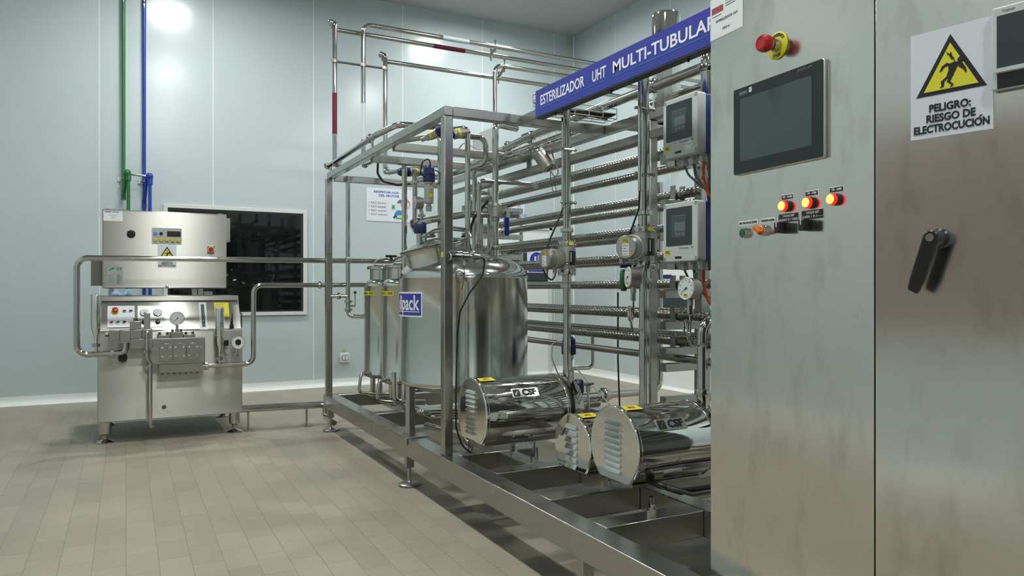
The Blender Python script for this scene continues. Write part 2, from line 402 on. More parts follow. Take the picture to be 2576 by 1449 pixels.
# ceiling light panels
for i, (x, y) in enumerate(LAMP_SPOTS):
    t = thing('ceiling_light', '', 'light', (x, y, CEIL-.05), 'ceiling light panels')
    m = MB(); H_, D_ = .19, .16
    m.box((x-H_, y-H_, CEIL-.05), (x+H_, y-D_, CEIL)).box((x-H_, y+D_, CEIL-.05), (x+H_, y+H_, CEIL)).box((x-H_, y-D_, CEIL-.05), (x-D_, y+D_, CEIL)).box((x+D_, y-D_, CEIL-.05), (x+H_, y+D_, CEIL)); m.build('frame', M['white'], t)
    MB().box((x-D_, y-D_, CEIL-.035), (x+D_, y+D_, CEIL-.02)).build('diffuser', M['diff'], t)
    row = ['by the back wall', 'over the machine', 'over mid room', 'behind the viewpoint'][i//2]
    t['label'] = 'square white ceiling light %s, on the %s side'  % (row, ['coloured pipes', 'right corner'][i % 2])
# ------------------------------------------------------------------ signs and fittings on the back wall
BW = FR((0, YB, 0), X)                                   # a = world X, b = height
po = thing('safety_poster', 'white laminated poster headed in blue with a list of four NO rules', 'poster', (2.8, YB-.006, 1.92))
MB().rect(BW, 2.506, 1.925, 3.08, 2.318, .001, .006).build('board', M['signwhite'], po)
MB().rect(BW, 2.518, 1.937, 3.068, 2.306, .006, .0068).build('print_area', M['signwhite'], po)
text('RESPETAR LOS', BW, 2.597, 2.272, .036, M['bl'], po, .0075, 'LEFT', .0011, fit=(2.597, 2.903))
text('DEL SECTOR', BW, 2.66, 2.23, .036, M['bl'], po, .0075, 'LEFT', .0011, fit=(2.657, 2.915))
for i, s in enumerate(('NO fumar', 'NO beber', 'NO comer', 'NO salivar')):
    text('• ' + s, BW, 2.54, 2.142-.0455*i, .032, M['gy'], po, .0075, 'LEFT', .0005, fit=(2.532, (2.755, 2.752, 2.762, 2.762)[i]))
il = MB().prism(BW, [(2.84,1.975),(2.85,2.02),(2.88,2.06),(2.92,2.075),(2.99,2.065),(3.02,2.02),(3.02,1.96),(2.87,1.96),(2.87,1.99)], .007, .0078)
il.prism(BW, [(2.83,1.97),(2.86,1.96),(2.875,1.99),(2.85,2.02)], .007, .0078); il.build('printed_shirt', M['pblue'], po)
MB().prism(BW, [(2.90,2.05+.03),(2.895,2.10),(2.90,2.15),(2.96,2.15),(2.965,2.10),(2.95,2.07),(2.92,2.06)], .008, .0086).prism(BW, [(2.82,1.99),(2.815,2.03),(2.828,2.055),(2.838,2.055),(2.838,2.03),(2.85,2.025),(2.85,1.99)], .008, .0086).build('printed_face', M['skin'], po)
MB().prism(BW, [(2.885,2.145),(2.89,2.175),(2.92,2.195),(2.96,2.19),(2.97,2.15),(2.905,2.15)], .0088, .0094).build('printed_cap', M['pteal'], po)
MB().rrect(BW, 2.818, 2.075, 2.858, 2.128, .006, .008, .0086).build('printed_tick_box', M['pgreen'], po)
MB().prism(BW, [(2.828,2.10),(2.834,2.106),(2.838,2.098),(2.847,2.112),(2.85,2.108),(2.838,2.088)], .0088, .0093).build('printed_tick', M['bk'], po)
MB().rect(BW, 2.885, 1.975, 2.95, 2.005, .008, .0086).build('printed_badge', M['label'], po)
MB().ring(BW.pt(2.99, 2.145, .0085), Y, .055, .006, 28, 6).bar(BW.pt(2.955, 2.105, .0085), BW.pt(3.025, 2.185, .0085), .006, .012, Y).build('printed_ban_ring', M['pred'], po)
po = thing('room_sign', 'white sign with blue letters half hidden behind the tubes near the corner', 'sign', (4.44, YB-.006, 1.955))
MB().rect(BW, 4.19, 1.957, 4.63, 2.23, .001, .006).build('board', M['signwhite'], po)
MB().rect(BW, 4.19, 2.025, 4.47, 2.037, .006, .0068).build('rule', M['sky'], po)
text('DE', BW, 4.515, 2.128, .05, M['bl'], po, .0072, 'LEFT', .0004, 1.3); text('DO', BW, 4.555, 2.08, .05, M['bl'], po, .0072, 'LEFT', .0004, 1.3)
text('UHT', BW, 4.33, 2.065, .05, M['bl'], po, .0072, 'LEFT', .0004, 1.3)
MB().ring(BW.pt(4.55, 2.19, .007), Y, .018, .003, 20, 6).build('logo', M['sky'], po)
sg = thing('boots_sign', 'square white sign with blue disc and white boots on the door glass', 'sign', (4.80, YB-.03, 1.34))
MB().rect(BW, 4.655, 1.335, 4.948, 1.625, .027, .031).build('board', M['signwhite'], sg)
c = MB(); c.lathe(BW.pt(4.80, 1.50, .031), -Y, [(.105, 0), (.105, .0008)], 32); c.build('disc', M['blue'], sg)
MB().prism(BW, [(4.755,1.42),(4.765,1.55),(4.79,1.55),(4.79,1.50),(4.80,1.46),(4.80,1.42)], .0322, .033).prism(BW, [(4.81,1.42),(4.815,1.565),(4.845,1.56),(4.84,1.49),(4.87,1.45),(4.87,1.42)], .0322, .033).build('boots_print', M['signwhite'], sg)
MB().rect(BW, 4.67, 1.345, 4.935, 1.375, .0312, .032).build('text_band', M['blue'], sg)
so = thing('wall_socket', 'small cream waterproof socket box low on the back wall', 'socket', (2.243, YB-.03, .272))
MB().rrect(BW, 2.19, .274, 2.297, .378, .012, .001, .045).build('body', M['signwhite'], so, bevel=.003)
MB().rrect(BW, 2.206, .297, 2.281, .352, .006, .045, .052).build('cover', M['lcd'], so, bevel=.002)
MB().rrect(BW, 2.213, .303, 2.24, .346, .003, .052, .054).rrect(BW, 2.247, .303, 2.274, .346, .003, .052, .054).build('outlet_flap', M['skin'], so)
ws = tag(MB().prism(BW, [(2.222,.39),(2.262,.39),(2.242,.43)], .001, .003).build('warning_sticker', M['bk']), 'tiny yellow warning triangle sticker above the wall socket', 'sticker')
MB().prism(BW, [(2.229,.394),(2.255,.394),(2.242,.421)], .003, .0036).build('triangle', M['label'], ws)
# ------------------------------------------------------------------ coloured service pipes on the back wall
yb = YB-.075
def wbracket(m, x, z): m.box((x-.055, YB-.012, z-.022), (x-.012, YB-.001, z+.022)).cyl((x-.03, YB-.03, z), (x-.03, YB-.005, z), .007, n=8).bar((x-.03, YB-.025, z), (x, yb+.02, z), .014, .02); m.ring((x, yb, z), Z, .026, .004, 18, 6)
gp = pipe('service_pipe', 'green wall pipe dropping from the ceiling behind the tall cabinet', [(-.02, yb, CEIL), (-.02, yb, 2.02), (.0, yb-.14, 2.27), (.022, yb-.14, 2.27), (.022, yb-.14, .9)], .0165, .02, M['pipegreen'])
MB().ball((.012, yb-.14, 2.275), .036, 16, 10).cyl((.022, yb-.14, 2.20), (.022, yb-.14, 2.27), .026, n=18).build('elbow_fitting', M['pipegreen'], gp); MB().cyl((-.02, yb, 2.02), (-.02, yb, 2.12), .021, n=18).build('coupler', M['pipegreen'], gp)
m = MB(); wbracket(m, -.02, 2.235); m.build('wall_bracket', M['wire'], gp)
MB().cyl((-.02, yb, 4.03), (-.02, yb, 4.4), .0178, n=18).build('printed_band', M['enclblue'], gp); FRP = FR((-.02, yb-.018, 0), X)
MB().prism(FRP, [(-.010, 4.06), (.010, 4.06), (0, 4.01)], .0, .002).build('arrow', M['lt'], gp); MB().rect(FRP, -.006, 4.08, -.002, 4.20, .0, .0015).rect(FRP, .002, 4.08, .006, 4.16, .0, .0015).build('band_print', M['lt'], gp)
bp = pipe('service_pipe', 'blue wall pipe dropping beside the green one, split in two behind the cabinet', [(.166, yb, CEIL), (.166, yb, .9)], .0165, .02, M['pipeblue'])
MB().tube([(.166, yb, 1.98), (.19, yb-.13, 2.255), (.215, yb-.14, 2.255), (.215, yb-.14, .9)], .0165, .02, 16).build('branch', M['pipeblue'], bp)
MB().ball((.21, yb-.14, 2.255), .036, 16, 10).cyl((.215, yb-.14, 2.17), (.215, yb-.14, 2.25), .026, n=18).build('elbow_fitting', M['pipeblue'], bp); MB().cyl((.166, yb, 1.95), (.166, yb, 2.03), .022, n=18).build('coupler', M['pipeblue'], bp)
m = MB(); wbracket(m, .166, 2.22); m.build('wall_bracket', M['wire'], bp)
MB().cyl((.166, yb, 4.0), (.166, yb, 4.4), .0178, n=18).build('printed_band', M['navy'], bp); FRP = FR((.166, yb-.018, 0), X)
MB().prism(FRP, [(-.010, 4.03), (.010, 4.03), (0, 3.98)], .0, .002).build('arrow', M['lt'], bp); MB().rect(FRP, -.006, 4.05, -.002, 4.17, .0, .0015).rect(FRP, .002, 4.05, .006, 4.13, .0, .0015).build('band_print', M['lt'], bp)
tag(MB().cyl((.04, yb-.14, 2.262), (.19, yb-.14, 2.255), .011, n=12).cyl((.09, yb-.14, 2.26), (.14, yb-.14, 2.258), .013, n=12).build('link_tube', M['pipe']), 'short bright tube joining the green and blue wall pipes', 'pipe')
# ================================================================== homogenizer on the left
HX0, HX1, HY = -.18, .80, 6.02
h = thing('homogenizer', 'stainless steel homogenizer with valve block, gauges and sloped control console', 'machine', (.31, 6.4, 0))
side = [(6.02, .162), (6.02, .805), (6.075, .812), (6.25, 1.03), (6.25, 1.068), (6.32, 1.068), (7.0, 1.068), (7.0, .162)]

MB().prism(FR((0, 0, 0), Y), [(a, b) for a, b in side], HX0, HX1).build('body', M['homog'], h, bevel=.005)
MB().box((HX0+.02, 6.235, 1.03), (HX1-.01, 6.26, 1.066)).build('top_lip', M['homog'], h, bevel=.002)
for x, y in ((-.135, 6.11), (.753, 6.11), (-.135, 6.9), (.753, 6.9)):
    f = MB(); f.cyl((x, y, .07), (x, y, .163), .04, n=24).lathe((x, y, 0), Z, [(.0, .0), (.056, 0), (.058, .008), (.045, .017), (.018, .026), (.012, .03), (.012, .05), (.02, .052), (.023, .06), (.018, .07), (0, .07)], 24)
    f.build('levelling_foot', M['pipe'], h)
MB().bolt((.25, HY, .245), -Y, .010, .012).build('cover_bolt', M['dark'], h)
MB().box((.27, HY-.002, .205), (.285, HY, .211)).build('maker_badge', M['label'], h)
# handle loop on the right end
MB().tube([(.795, 6.3, .80), (.83, 6.3, .80), (.83, 6.3, .93), (.795, 6.3, .93)], .006, .02).build('side_handle', M['dark'], h)
# sloped console face
ca, cb_ = V((0, 6.075, .812)), V((0, 6.25, 1.03)); CF = FR((0, 6.075, .812), X, (cb_-ca)); CL = (cb_-ca).length
def cz(z): return (z-.812)/(1.03-.812)*CL
bp = MB().rrect(CF, -.12, cz(.838), .058, cz(.992), .004, 0, .003).build('button_panel', M['paper'], h)
m = MB(); c = CF.pt(-.07, cz(.95), .003); m.lathe(c, CF.n, [(.026, 0), (.026, .004), (.017, .005), (.017, .012), (0, .012)], 24); m.build('stop_collar', M['yb'], bp)
MB().lathe(c, CF.n, [(.014, .01), (.02, .018), (.021, .028), (.016, .034), (0, .036)], 22).build('stop_button', M['red'], bp)
for a, z, mt in ((-.009, .95, 'purple'), (.033, .95, 'black'), (-.093, .871, 'pinkr'), (-.051, .871, 'green'), (-.009, .871, 'black'), (.037, .871, 'black')):
    q = MB().lathe(CF.pt(a, cz(z), .003), CF.n, [(.0135, 0), (.0135, .006), (.011, .007)], 20).build('button_ring', M['alu'], bp)
    MB().lathe(CF.pt(a, cz(z), .004), CF.n, [(.011, 0), (.0108, .007), (0, .008)], 18).build('push_button', M[mt], bp)
gp = MB().rrect(CF, .078, cz(.836), .259, cz(.992), .004, 0, .003).build('air_panel', M['alu'], h)
def gauge(name, c, nrm, r, depth, par, face='dial', up=Z, ang=-.8, label=None, n=28, rim='pipe', tick=True):
    """round dial: case, face, graduation and needle"""
    c = V(c); nrm = V(nrm).normalized(); u = V(up).cross(nrm).normalized()
    ca = MB().lathe(c - nrm*depth, nrm, [(r*.93, 0), (r*.95, depth*.2), (r*.95, depth*.85), (r, depth*.87), (r, depth), (r*.95, depth*1.04), (r*.9, depth)], n).build(name, M[rim], par)
    fr = FR(c + nrm*.0005, u, nrm.cross(u))
    MB().lathe(c, nrm, [(r*.9, 0), (r*.9, .0008)], n).build('dial_face', M[face], ca)
    if tick:
        m = MB()
        for k in range(9):
            t = radians(225 - 270*k/8); m.obox(fr.pt(cos(t)*r*.72, sin(t)*r*.72, .001), fr.u*cos(t)+fr.v*sin(t), fr.u*-sin(t)+fr.v*cos(t), fr.n, r*.18, r*.035, .0006)
        m.build('graduation', M['bk'], ca)
    t = ang; m = MB().prism(FR(fr.pt(0, 0, .0018), fr.u*cos(t)+fr.v*sin(t), fr.v*cos(t)-fr.u*sin(t)), [(-r*.2, -r*.03), (r*.7, -r*.012), (r*.7, r*.012), (-r*.2, r*.03)], 0, .0008)
    m.lathe(fr.pt(0, 0, .001), fr.n, [(r*.09, 0), (r*.09, .002)], 12); m.build('needle', M['bk'], ca)
    return ca, fr
for a in (.121, .212): gauge('pressure_gauge', CF.pt(a, cz(.937), .012), CF.n, .03, .009, gp, 'dialw', ang=radians(225))
for a in (.121, .212): MB().lathe(CF.pt(a, cz(.87), .003), CF.n, [(.016, 0), (.017, .008), (.014, .02), (0, .021)], 20).build('regulator_knob', M['black'], gp)
fp = MB().rrect(CF, .502, cz(.808), .556, cz(1.013), .002, 0, .003).build('flow_panel', M['paper'], h)
MB().rrect(CF, .517, cz(.83), .541, cz(.995), .003, .003, .010).build('flow_tube', M['resid'], fp)
MB().rect(CF, .527, cz(.90), .531, cz(.975), .010, .012).build('float_scale', M['greenlt'], fp)
MB().lathe(CF.pt(.53, cz(.865), .010), CF.n, [(.011, 0), (.011, .012), (0, .013)], 18).build('flow_knob', M['black'], fp)
yl = MB().rect(CF, .615, cz(.90), .722, cz(1.012), 0, .0008).build('instruction_sticker', M['label'], h)
for i in range(5): MB().rect(CF, .622, cz(1.0-.007*i), .622+(.07, .06, .03, .065, .04)[i], cz(1.002-.007*i), .0009, .0012).build('print_line', M['gy'], yl)
# cable plug and dark connector on the right end of the console
MB().cyl((.726, 6.06, .815), (.726, 6.06, .845), .017, .015, n=14).cyl((.726, 6.06, .845), (.728, 6.06, .885), .011, .008, n=12).cyl((.728, 6.06, .885), (.73, 6.06, .93), .006, .003, n=10).build('cable_plug', M['black'], h)
# pumping head: block, valve caps, bolts
BF = FR((0, 5.87, 0), X)
blk = MB().rect(BF, .15, .575, .519, .762, -.15, 0).build('valve_block', M['block'], h, bevel=.003)
MB().rect(BF, .21, .512, .503, .575, -.13, -.005).build('lower_block', M['block'], h, bevel=.003)
for i in range(3):
    a = .257 + .0895*i
    pts = [(a-.043, .625), (a-.043, .695)] + [(a-.043*cos(t), .695+.032*sin(t)) for t in (.5, 1.0, 1.57, 2.14, 2.64)] + [(a+.043, .695), (a+.043, .625)] + [(a+.043*cos(t), .625-.032*sin(t)) for t in (.5, 1.0, 1.57, 2.14, 2.64)]
    cp = MB().prism(BF, pts, 0, .010).build('valve_cover', M['block'], blk, bevel=.002)
    for da in (-.027, .027):
        for b in (.631, .695): MB().bolt(BF.pt(a+da, b, .010), BF.n, .0085, .013).build('cover_bolt', M['pipe'], blk)
for a in (.182, .494):
    for b in (.61, .688): MB().bolt(BF.pt(a, b, 0), BF.n, .0125, .018).build('flange_bolt', M['pipe'], blk)
for i in range(7): MB().cyl(BF.pt(.235+.039*i, .515, -.04), BF.pt(.235+.039*i, .497, -.04), .007, n=8).build('drain_stud', M['dark'], blk)
for a0, a1, z1 in ((.20, .285, .785), (.375, .455, .785)):
    q = MB().rect(BF, a0, .76, a1, z1, -.11, -.03).build('inlet_cap', M['block'], blk, bevel=.002)
    for a in (a0+.017, a1-.017): MB().cyl(BF.pt(a, z1, -.05), BF.pt(a, z1+.02, -.05), .011, n=6).build('cap_nut', M['dark'], blk)
MB().rect(BF, .288, .76, .372, .805, -.12, -.02).build('gauge_saddle', M['block'], blk, bevel=.002)
for a in (.302, .358): MB().cyl(BF.pt(a, .805, -.05), BF.pt(a, .825, -.05), .010, n=6).build('cap_nut', M['dark'], blk)
MB().cyl((.332, 5.92, .80), (.332, 5.92, .825), .016, n=6).cyl((.332, 5.92, .825), (.332, 5.92, .86), .010, n=16).build('gauge_stem', M['pipe'], h)
gauge('pressure_gauge', (.332, 5.90, .905), (.05, -1, .05), .05, .035, h, 'dial', ang=radians(225))
# homogenizing head left of the block
MB().box((.027, 5.86, .695), (.168, 6.03, .765)).build('head_base', M['block'], h, bevel=.003)
MB().box((.027, 5.86, .766), (.098, 5.97, .832)).box((-.038, 5.86, .748), (.027, 5.98, .83)).build('head_body', M['block'], h, bevel=.003)
MB().box((-.104, 5.855, .760), (-.04, 5.95, .832)).build('head_valve', M['block'], h, bevel=.003)
MB().cyl((-.104, 5.90, .80), (-.128, 5.90, .80), .018, n=6).build('head_nut', M['dark'], h)
MB().box((.025, 5.86, .834), (.098, 5.96, .890)).build('second_stage_valve', M['block'], h, bevel=.003)
MB().cyl((.062, 5.91, .89), (.062, 5.91, .912), .018, n=6).build('head_nut', M['dark'], h)
MB().box((.103, 5.86, .768), (.169, 5.99, .832)).build('cylinder_foot', M['block'], h, bevel=.003)
MB().rrect(FR((.113, 5.87, 0), X), 0, .83, .042, .950, .004, -.045, 0).build('actuator_cylinder', M['pipe'], h, bevel=.003)
MB().lathe((-.02, 5.985, .625), -Y, [(.03, 0), (.03, .012), (.02, .016), (0, .016)], 18).build('rear_port', M['rubber'], h)
MB().rect(FR((0, HY, 0), X), -.075, .59, .02, .66, 0, .004).build('port_plate', M['homog'], h)
# thin return tube dropping down the front
MB().tube([(.133, 5.86, .815), (.133, 5.83, .815), (.133, 5.83, .68), (.133, 5.83, .63), (.155, 5.85, .59), (.155, 5.85, .135), (.175, 5.90, .125)], .0125, .03, 14).nut((.133, 5.83, .675), Z, .024, .022).build('return_tube', M['pipe'], h)
# contact gauge at the right end with cable connector
MB().tube([(.742, 5.9, .60), (.742, 5.9, .67)], .012).nut((.742, 5.9, .615), Z, .024, .018).cyl((.742, 5.9, .67), (.742, 5.9, .69), .008, n=10).build('gauge_stem', M['pipe'], h)
gauge('contact_gauge', (.748, 5.86, .717), (.05, -1, .08), .05, .045, h, 'dialw', ang=radians(-90))
MB().lathe((.748, 5.858, .72), (.05, -1, .08), [(.022, 0), (.022, .003), (0, .003)], 20).build('contact_cap', M['black'], h)
MB().box((.655, 5.93, .69), (.69, 5.97, .735)).build('connector', M['black'], h, bevel=.003)
MB().tube([(.672, 5.95, .69), (.672, 5.95, .64), (.678, 5.95, .62), (.69, 5.95, .625)], .008, .01, 10).build('connector_lead', M['cablew'], h)
# ------------------------------------------------------------------ wall-hung style electrical cabinet standing behind the console
ec = thing('electrical_cabinet', 'brushed steel electrical cabinet standing on posts above the homogenizer console', 'cabinet', (.28, 6.43, 1.067))
MB().box((-.157, 6.30, 1.124), (.716, 6.55, 1.719)).build('enclosure', M['homog'], ec, bevel=.004)
MB().box((-.15, 6.292, 1.128), (.712, 6.302, 1.712)).build('door', M['homog'], ec, bevel=.003)
for x in (-.10, .485, .53): MB().box((x-.018, 6.36, 1.067), (x+.018, 6.40, 1.126)).build('post', M['frame'], ec)
MB().box((.56, 6.40, 1.067), (.62, 6.44, 1.10)).build('post', M['frame'], ec)
MB().box((.712, 6.42, 1.505), (.758, 6.50, 1.70)).build('side_box', M['frame'], ec, bevel=.002)
MB().box((-.235, 6.42, 1.145), (-.158, 6.52, 1.34)).build('side_box', M['dark'], ec, bevel=.002)
for x in (-.12, .70-.03): MB().box((x-.015, 6.33, 1.719), (x+.02, 6.36, 1.727)).build('lid_hinge', M['pipe'], ec)
EC = FR((0, 6.292, 0), X)
lb = MB().rect(EC, -.149, 1.632, -.021, 1.709, 0, .001).build('asset_label', M['paper'], ec)
MB().rect(EC, -.142, 1.696, -.098, 1.703, .001, .0014).build('label_logo', M['redtxt'], lb)
for i, (a, b, l) in enumerate(((-.093, 1.704, .06), (-.093, 1.699, .05), (-.093, 1.694, .045), (-.115, 1.675, .06), (-.098, 1.662, .026), (-.096, 1.652, .024))): MB().rect(EC, a, b-.0013, a+l, b+.0013, .001, .0014).build('print_line', M['gy'], lb)
MB().lathe(EC.pt(.035, 1.538, 0), EC.n, [(.029, 0), (.03, .006), (.026, .012), (.015, .013), (.014, .009), (0, .009)], 26).build('round_lock', M['black'], ec)
cp = MB().rrect(EC, .176, 1.468, .386, 1.592, .004, 0, .003).build('button_panel', M['alu'], ec)
MB().rrect(EC, .283, 1.527, .378, 1.568, .003, .003, .012).build('counter_frame', M['black'], cp)
MB().rrect(EC, .297, 1.543, .363, 1.563, .002, .012, .0128).build('counter_display', plain('counter_red', (.07, .008, .012), .3), cp)
for a in (.202, .2415, .281, .3205, .36): MB().lathe(EC.pt(a, 1.499, .003), EC.n, [(.0145, 0), (.0145, .005), (.012, .009), (0, .010)], 20).build('push_button', M['yb'], cp)
MB().lathe(EC.pt(.201, 1.547, .003), EC.n, [(.0145, 0), (.0145, .005), (.012, .009), (0, .010)], 20).build('push_button', M['blueb'], cp)
MB().lathe(EC.pt(.241, 1.547, .003), EC.n, [(.013, 0), (.012, .012), (0, .013)], 18).build('selector_knob', M['black'], cp)
for a in (.202, .2415, .281, .3205, .36): MB().rect(EC, a-.013, 1.479, a+.013, 1.482, .003, .0034).build('print_line', M['bk'], cp)
def warning(fr, a0, b0, a1, b1, par, c=0, name='warning_sign'):
    """PELIGRO sign: white sheet, black bordered yellow triangle with the struck man, three text lines"""
    W, Hh = a1-a0, b1-b0; am = (a0+a1)/2
    s = MB().rect(fr, a0, b0, a1, b1, c, c+.0012).build(name, M['signwhite'], par)
    f = lambda x, y: (am + x*W, b0 + y*Hh)
    tr = MB().prism(fr, [f(-.425, .395), f(.43, .395), f(.0, .93)], c+.0012, c+.0018).build('triangle_border', M['bk'], s)
    MB().prism(fr, [f(-.33, .432), f(.335, .432), f(.0, .85)], c+.0018, c+.0024).build('triangle', M['label'], s)
    q = MB(); g = lambda pts: q.prism(fr, [f(*p) for p in pts], c+.0024, c+.003)
    g([(-.045, .775), (-.03, .735), (-.02, .745), (.02, .685), (.035, .70), (.065, .64), (.05, .70), (.03, .72), (.01, .765), (-.01, .745)])     # bolt
    g([(-.02, .655), (.06, .668), (.115, .655), (.06, .575), (.03, .545), (-.05, .535), (-.02, .595)])                                            # trunk
    g([(.10, .655), (.135, .66), (.19, .59), (.20, .555), (.185, .54), (.165, .575), (.10, .615)])                                               # right arm
    g([(.0, .655), (-.02, .64), (-.07, .63), (-.11, .595), (-.13, .60), (-.10, .645), (-.04, .67)])                                              # left arm
    g([(-.05, .54), (-.01, .535), (-.07, .50), (-.075, .455), (-.12, .447), (-.125, .455), (-.105, .465), (-.115, .505)])                        # leg
    g([(-.01, .54), (.05, .555), (.0, .495), (.045, .46), (.02, .44), (.0, .442), (.015, .46), (-.04, .495)])                                     # leg
    q.lathe(fr.pt(*f(.13, .675), c+.0024), fr.n, [(.032*W*1.3, 0), (.032*W*1.3, .0006)], 16)
    q.build('struck_man_print', M['bk'], s)
    for tx, y, w0, w1 in (('PELIGRO:', .27, -.26, .245), ('RIESGO DE', .175, -.295, .30), ('ELECTROCUCION', .08, -.455, .46)):
        text(tx, fr, am, b0+y*Hh, Hh*.098, M['bk'], s, c+.002, 'CENTER', Hh*.0034, fit=(am+w0*W, am+w1*W))
    MB().prism(fr, [f(.335, .122), f(.355, .122), f(.385, .142), f(.355, .142)], c+.002, c+.0024).build('accent', M['bk'], s)
    return s
warning(EC, .217, 1.286, .348, 1.462, ec)
sw = MB().rrect(EC, .572, 1.40, .624, 1.458, .003, 0, .006).build('main_switch', M['dark'], ec)
MB().lathe(EC.pt(.598, 1.433, .006), EC.n, [(.024, 0), (.024, .006), (.02, .008), (0, .008)], 24).build('switch_ring', M['label'], sw)
MB().lathe(EC.pt(.598, 1.433, .007), EC.n, [(.019, 0), (.019, .008), (0, .009)], 24).rrect(EC, .594, 1.413, .602, 1.453, .002, .014, .022).build('switch_knob', M['red'], sw)
MB().rect(EC, .578, 1.459, .617, 1.471, 0, .002).build('switch_label', M['paper'], sw)
rp = MB().rect(EC, -.124, 1.152, -.019, 1.293, 0, .002).build('rating_plate', M['alu'], ec)
MB().prism(EC, [(-.118, 1.262), (-.10, 1.275), (-.082, 1.287), (-.075, 1.28), (-.08, 1.268), (-.10, 1.262), (-.11, 1.256)], .002, .0026).build('plate_logo', M['greenlt'], rp)
text('CE', EC, -.045, 1.272, .026, M['bk'], rp, .0025, 'CENTER', .0003, 1.1)
for i in range(8):
    MB().rect(EC, -.12, 1.224-.009*i, -.12+(.03, .022, .045, .04, .055, .026, .045, .012)[i], 1.227-.009*i, .002, .0024).build('print_line', M['gy'], rp)
    MB().rect(EC, -.06, 1.224-.009*i, -.06+(.016, .024, .030, .022, .028, .025, .012, .018)[i], 1.227-.009*i, .002, .0024).build('print_line', M['bk'], rp)
MB().lathe(EC.pt(.281, 1.138, 0), EC.n, [(.0125, 0), (.0125, .008), (.006, .012), (0, .012)], 16).build('quarter_turn_lock', M['pipe'], ec)
# crumpled blue cloth on the console top
rc = random.Random(7); m = MB(); nu, nv = 22, 12; vs = []; fcs = []
for i in range(nu+1):
    for j in range(nv+1):
        x = -.10 + .15*i/nu; y = 6.245 + .045*j/nv
        pk = math.exp(-((x+.065)/.03)**2) * .026 + math.exp(-((x-.018)/.026)**2) * .042
        z = 1.071 + pk*(sin(pi*j/nv)**.6) + .010*abs(sin(i*1.9+j*.7))*sin(pi*j/nv) + rc.uniform(0, .005)
        if j in (0, nv) or i in (0, nu): z = 1.0695
        vs.append((x, y + .008*sin(i*1.3), z))
for i in range(nu):
    for j in range(nv): fcs.append((i*(nv+1)+j, (i+1)*(nv+1)+j, (i+1)*(nv+1)+j+1, i*(nv+1)+j+1))
cl = tag(m.add(vs, fcs).build('cleaning_cloth', M['cloth'], sharp=50), 'crumpled pale blue cleaning cloth on top of the homogenizer console', 'cloth')
so_ = cl.modifiers.new('thick', 'SOLIDIFY'); so_.thickness = .0015
# ------------------------------------------------------------------ product pipes between the homogenizer and the skid
def damper(par, x, y, z0, z1, r, zn):
    MB().lathe((x, y, 0), Z, [(.012, z0), (.012, zn), (.0125, zn+.05), (r*.55, zn+.07), (r, zn+.13), (r, z1-.012), (r*.93, z1-.004), (r*.6, z1), (0, z1)], 24).build('damper_bottle', M['mirror'], par)
    MB().nut((x, y, zn), Z, .026, .024).build('damper_nut', M['pipe'], par)
p1 = pipe('product_pipe', 'long polished pipe running from the homogenizer left end across to the tanks', [(.0, 5.9, .742), (.0, 5.9, .67), (-.301, 5.9, .662), (-.301, 5.9, 1.336), (2.1, 5.93, 1.352)], .020, .07)
damper(p1, -.186, 5.9, .665, 1.084, .033, .728)
MB().nut((-.085, 5.9, .668), X, .03, .024).build('union_nut', M['pipe'], p1)
MB().box((-.04, 5.87, .74), (.04, 5.94, .752)).build('pipe_flange', M['pipe'], p1)
p2 = pipe('product_pipe', 'polished pipe rising from the valve block right end and turning to the skid', [(.495, 5.9, .55), (.865, 5.9, .55), (.865, 5.9, 1.148), (2.1, 5.93, 1.155)], .019, .06)
damper(p2, .623, 5.9, .55, .983, .032, .60)
MB().nut((.53, 5.9, .55), X, .032, .026).build('union_nut', M['pipe'], p2)
MB().clamp((1.37, 5.912, 1.151), X, .02, (0, 0, 1)).build('pipe_clamp', M['pipe'], p2)
for k, (yy, w_) in enumerate(((6.11, 'front'), (6.17, 'rear'))):
    lp = pipe('floor_pipe', '%s of the two low pipes between homogenizer and skid' % w_, [(.70, yy, .172), (1.42, yy, .158), (1.46, yy, .15), (1.46, yy, .06), (1.46, yy-.3, .06)] if k == 0 else [(.70, yy, .176), (1.62, yy, .160)], .0215, .04)
    for x in (.855, 1.31):
        s = MB().cyl((x+.01*k, yy-.0, .002), (x+.01*k, yy, .15), .008, n=10).box((x-.022, yy-.022, 0), (x+.042, yy+.022, .005)); s.ring((x+.01*k, yy, .168), X, .0225, .003, 18, 6); s.build('pipe_stand', M['frame'], lp)
# ================================================================== skid frame
sk = thing('skid_frame', 'welded stainless steel base frame and overhead posts carrying the whole sterilizer', 'frame', (2.2, 3.3, 0))
R0, R1, ZB, ZT = 1.402, 1.500, .175, .277
def beam(name, lo, hi, bv=.004): return MB().box(lo, hi).build(name, M['frame'], sk, bevel=bv)
beam('base_rail', (R0, .60, ZB), (R1, 5.93, ZT))
beam('base_rail', (2.90, .60, ZB), (3.0, 5.93, ZT))
beam('middle_rail', (1.95, .60, ZB), (2.05, 3.006, ZT)); beam('middle_rail', (1.85, 3.504, ZB), (1.95, 4.82, ZT)); beam('middle_rail', (1.85, 4.922, ZB), (1.95, 5.83, ZT))
for y0, y1 in ((5.832, 5.93), (4.822, 4.92), (3.008, 3.102), (2.533, 2.627), (2.142, 2.238), (1.55, 1.65)):
    if y1 < 3.05: beam('crossbeam', (R1, y0, ZB), (1.95, y1, ZT)); beam('crossbeam', (2.05, y0, ZB), (2.90, y1, ZT))
    else: beam('crossbeam', (R1, y0, ZB), (2.90, y1, ZT))
beam('crossbeam', (R1, 3.41, ZB), (1.95, 3.50, ZT)); beam('short_rail', (1.705, 3.102, ZB), (1.80, 3.41, ZT))
beam('crossbeam', (1.95, 5.60, ZB), (2.90, 5.69, ZT))
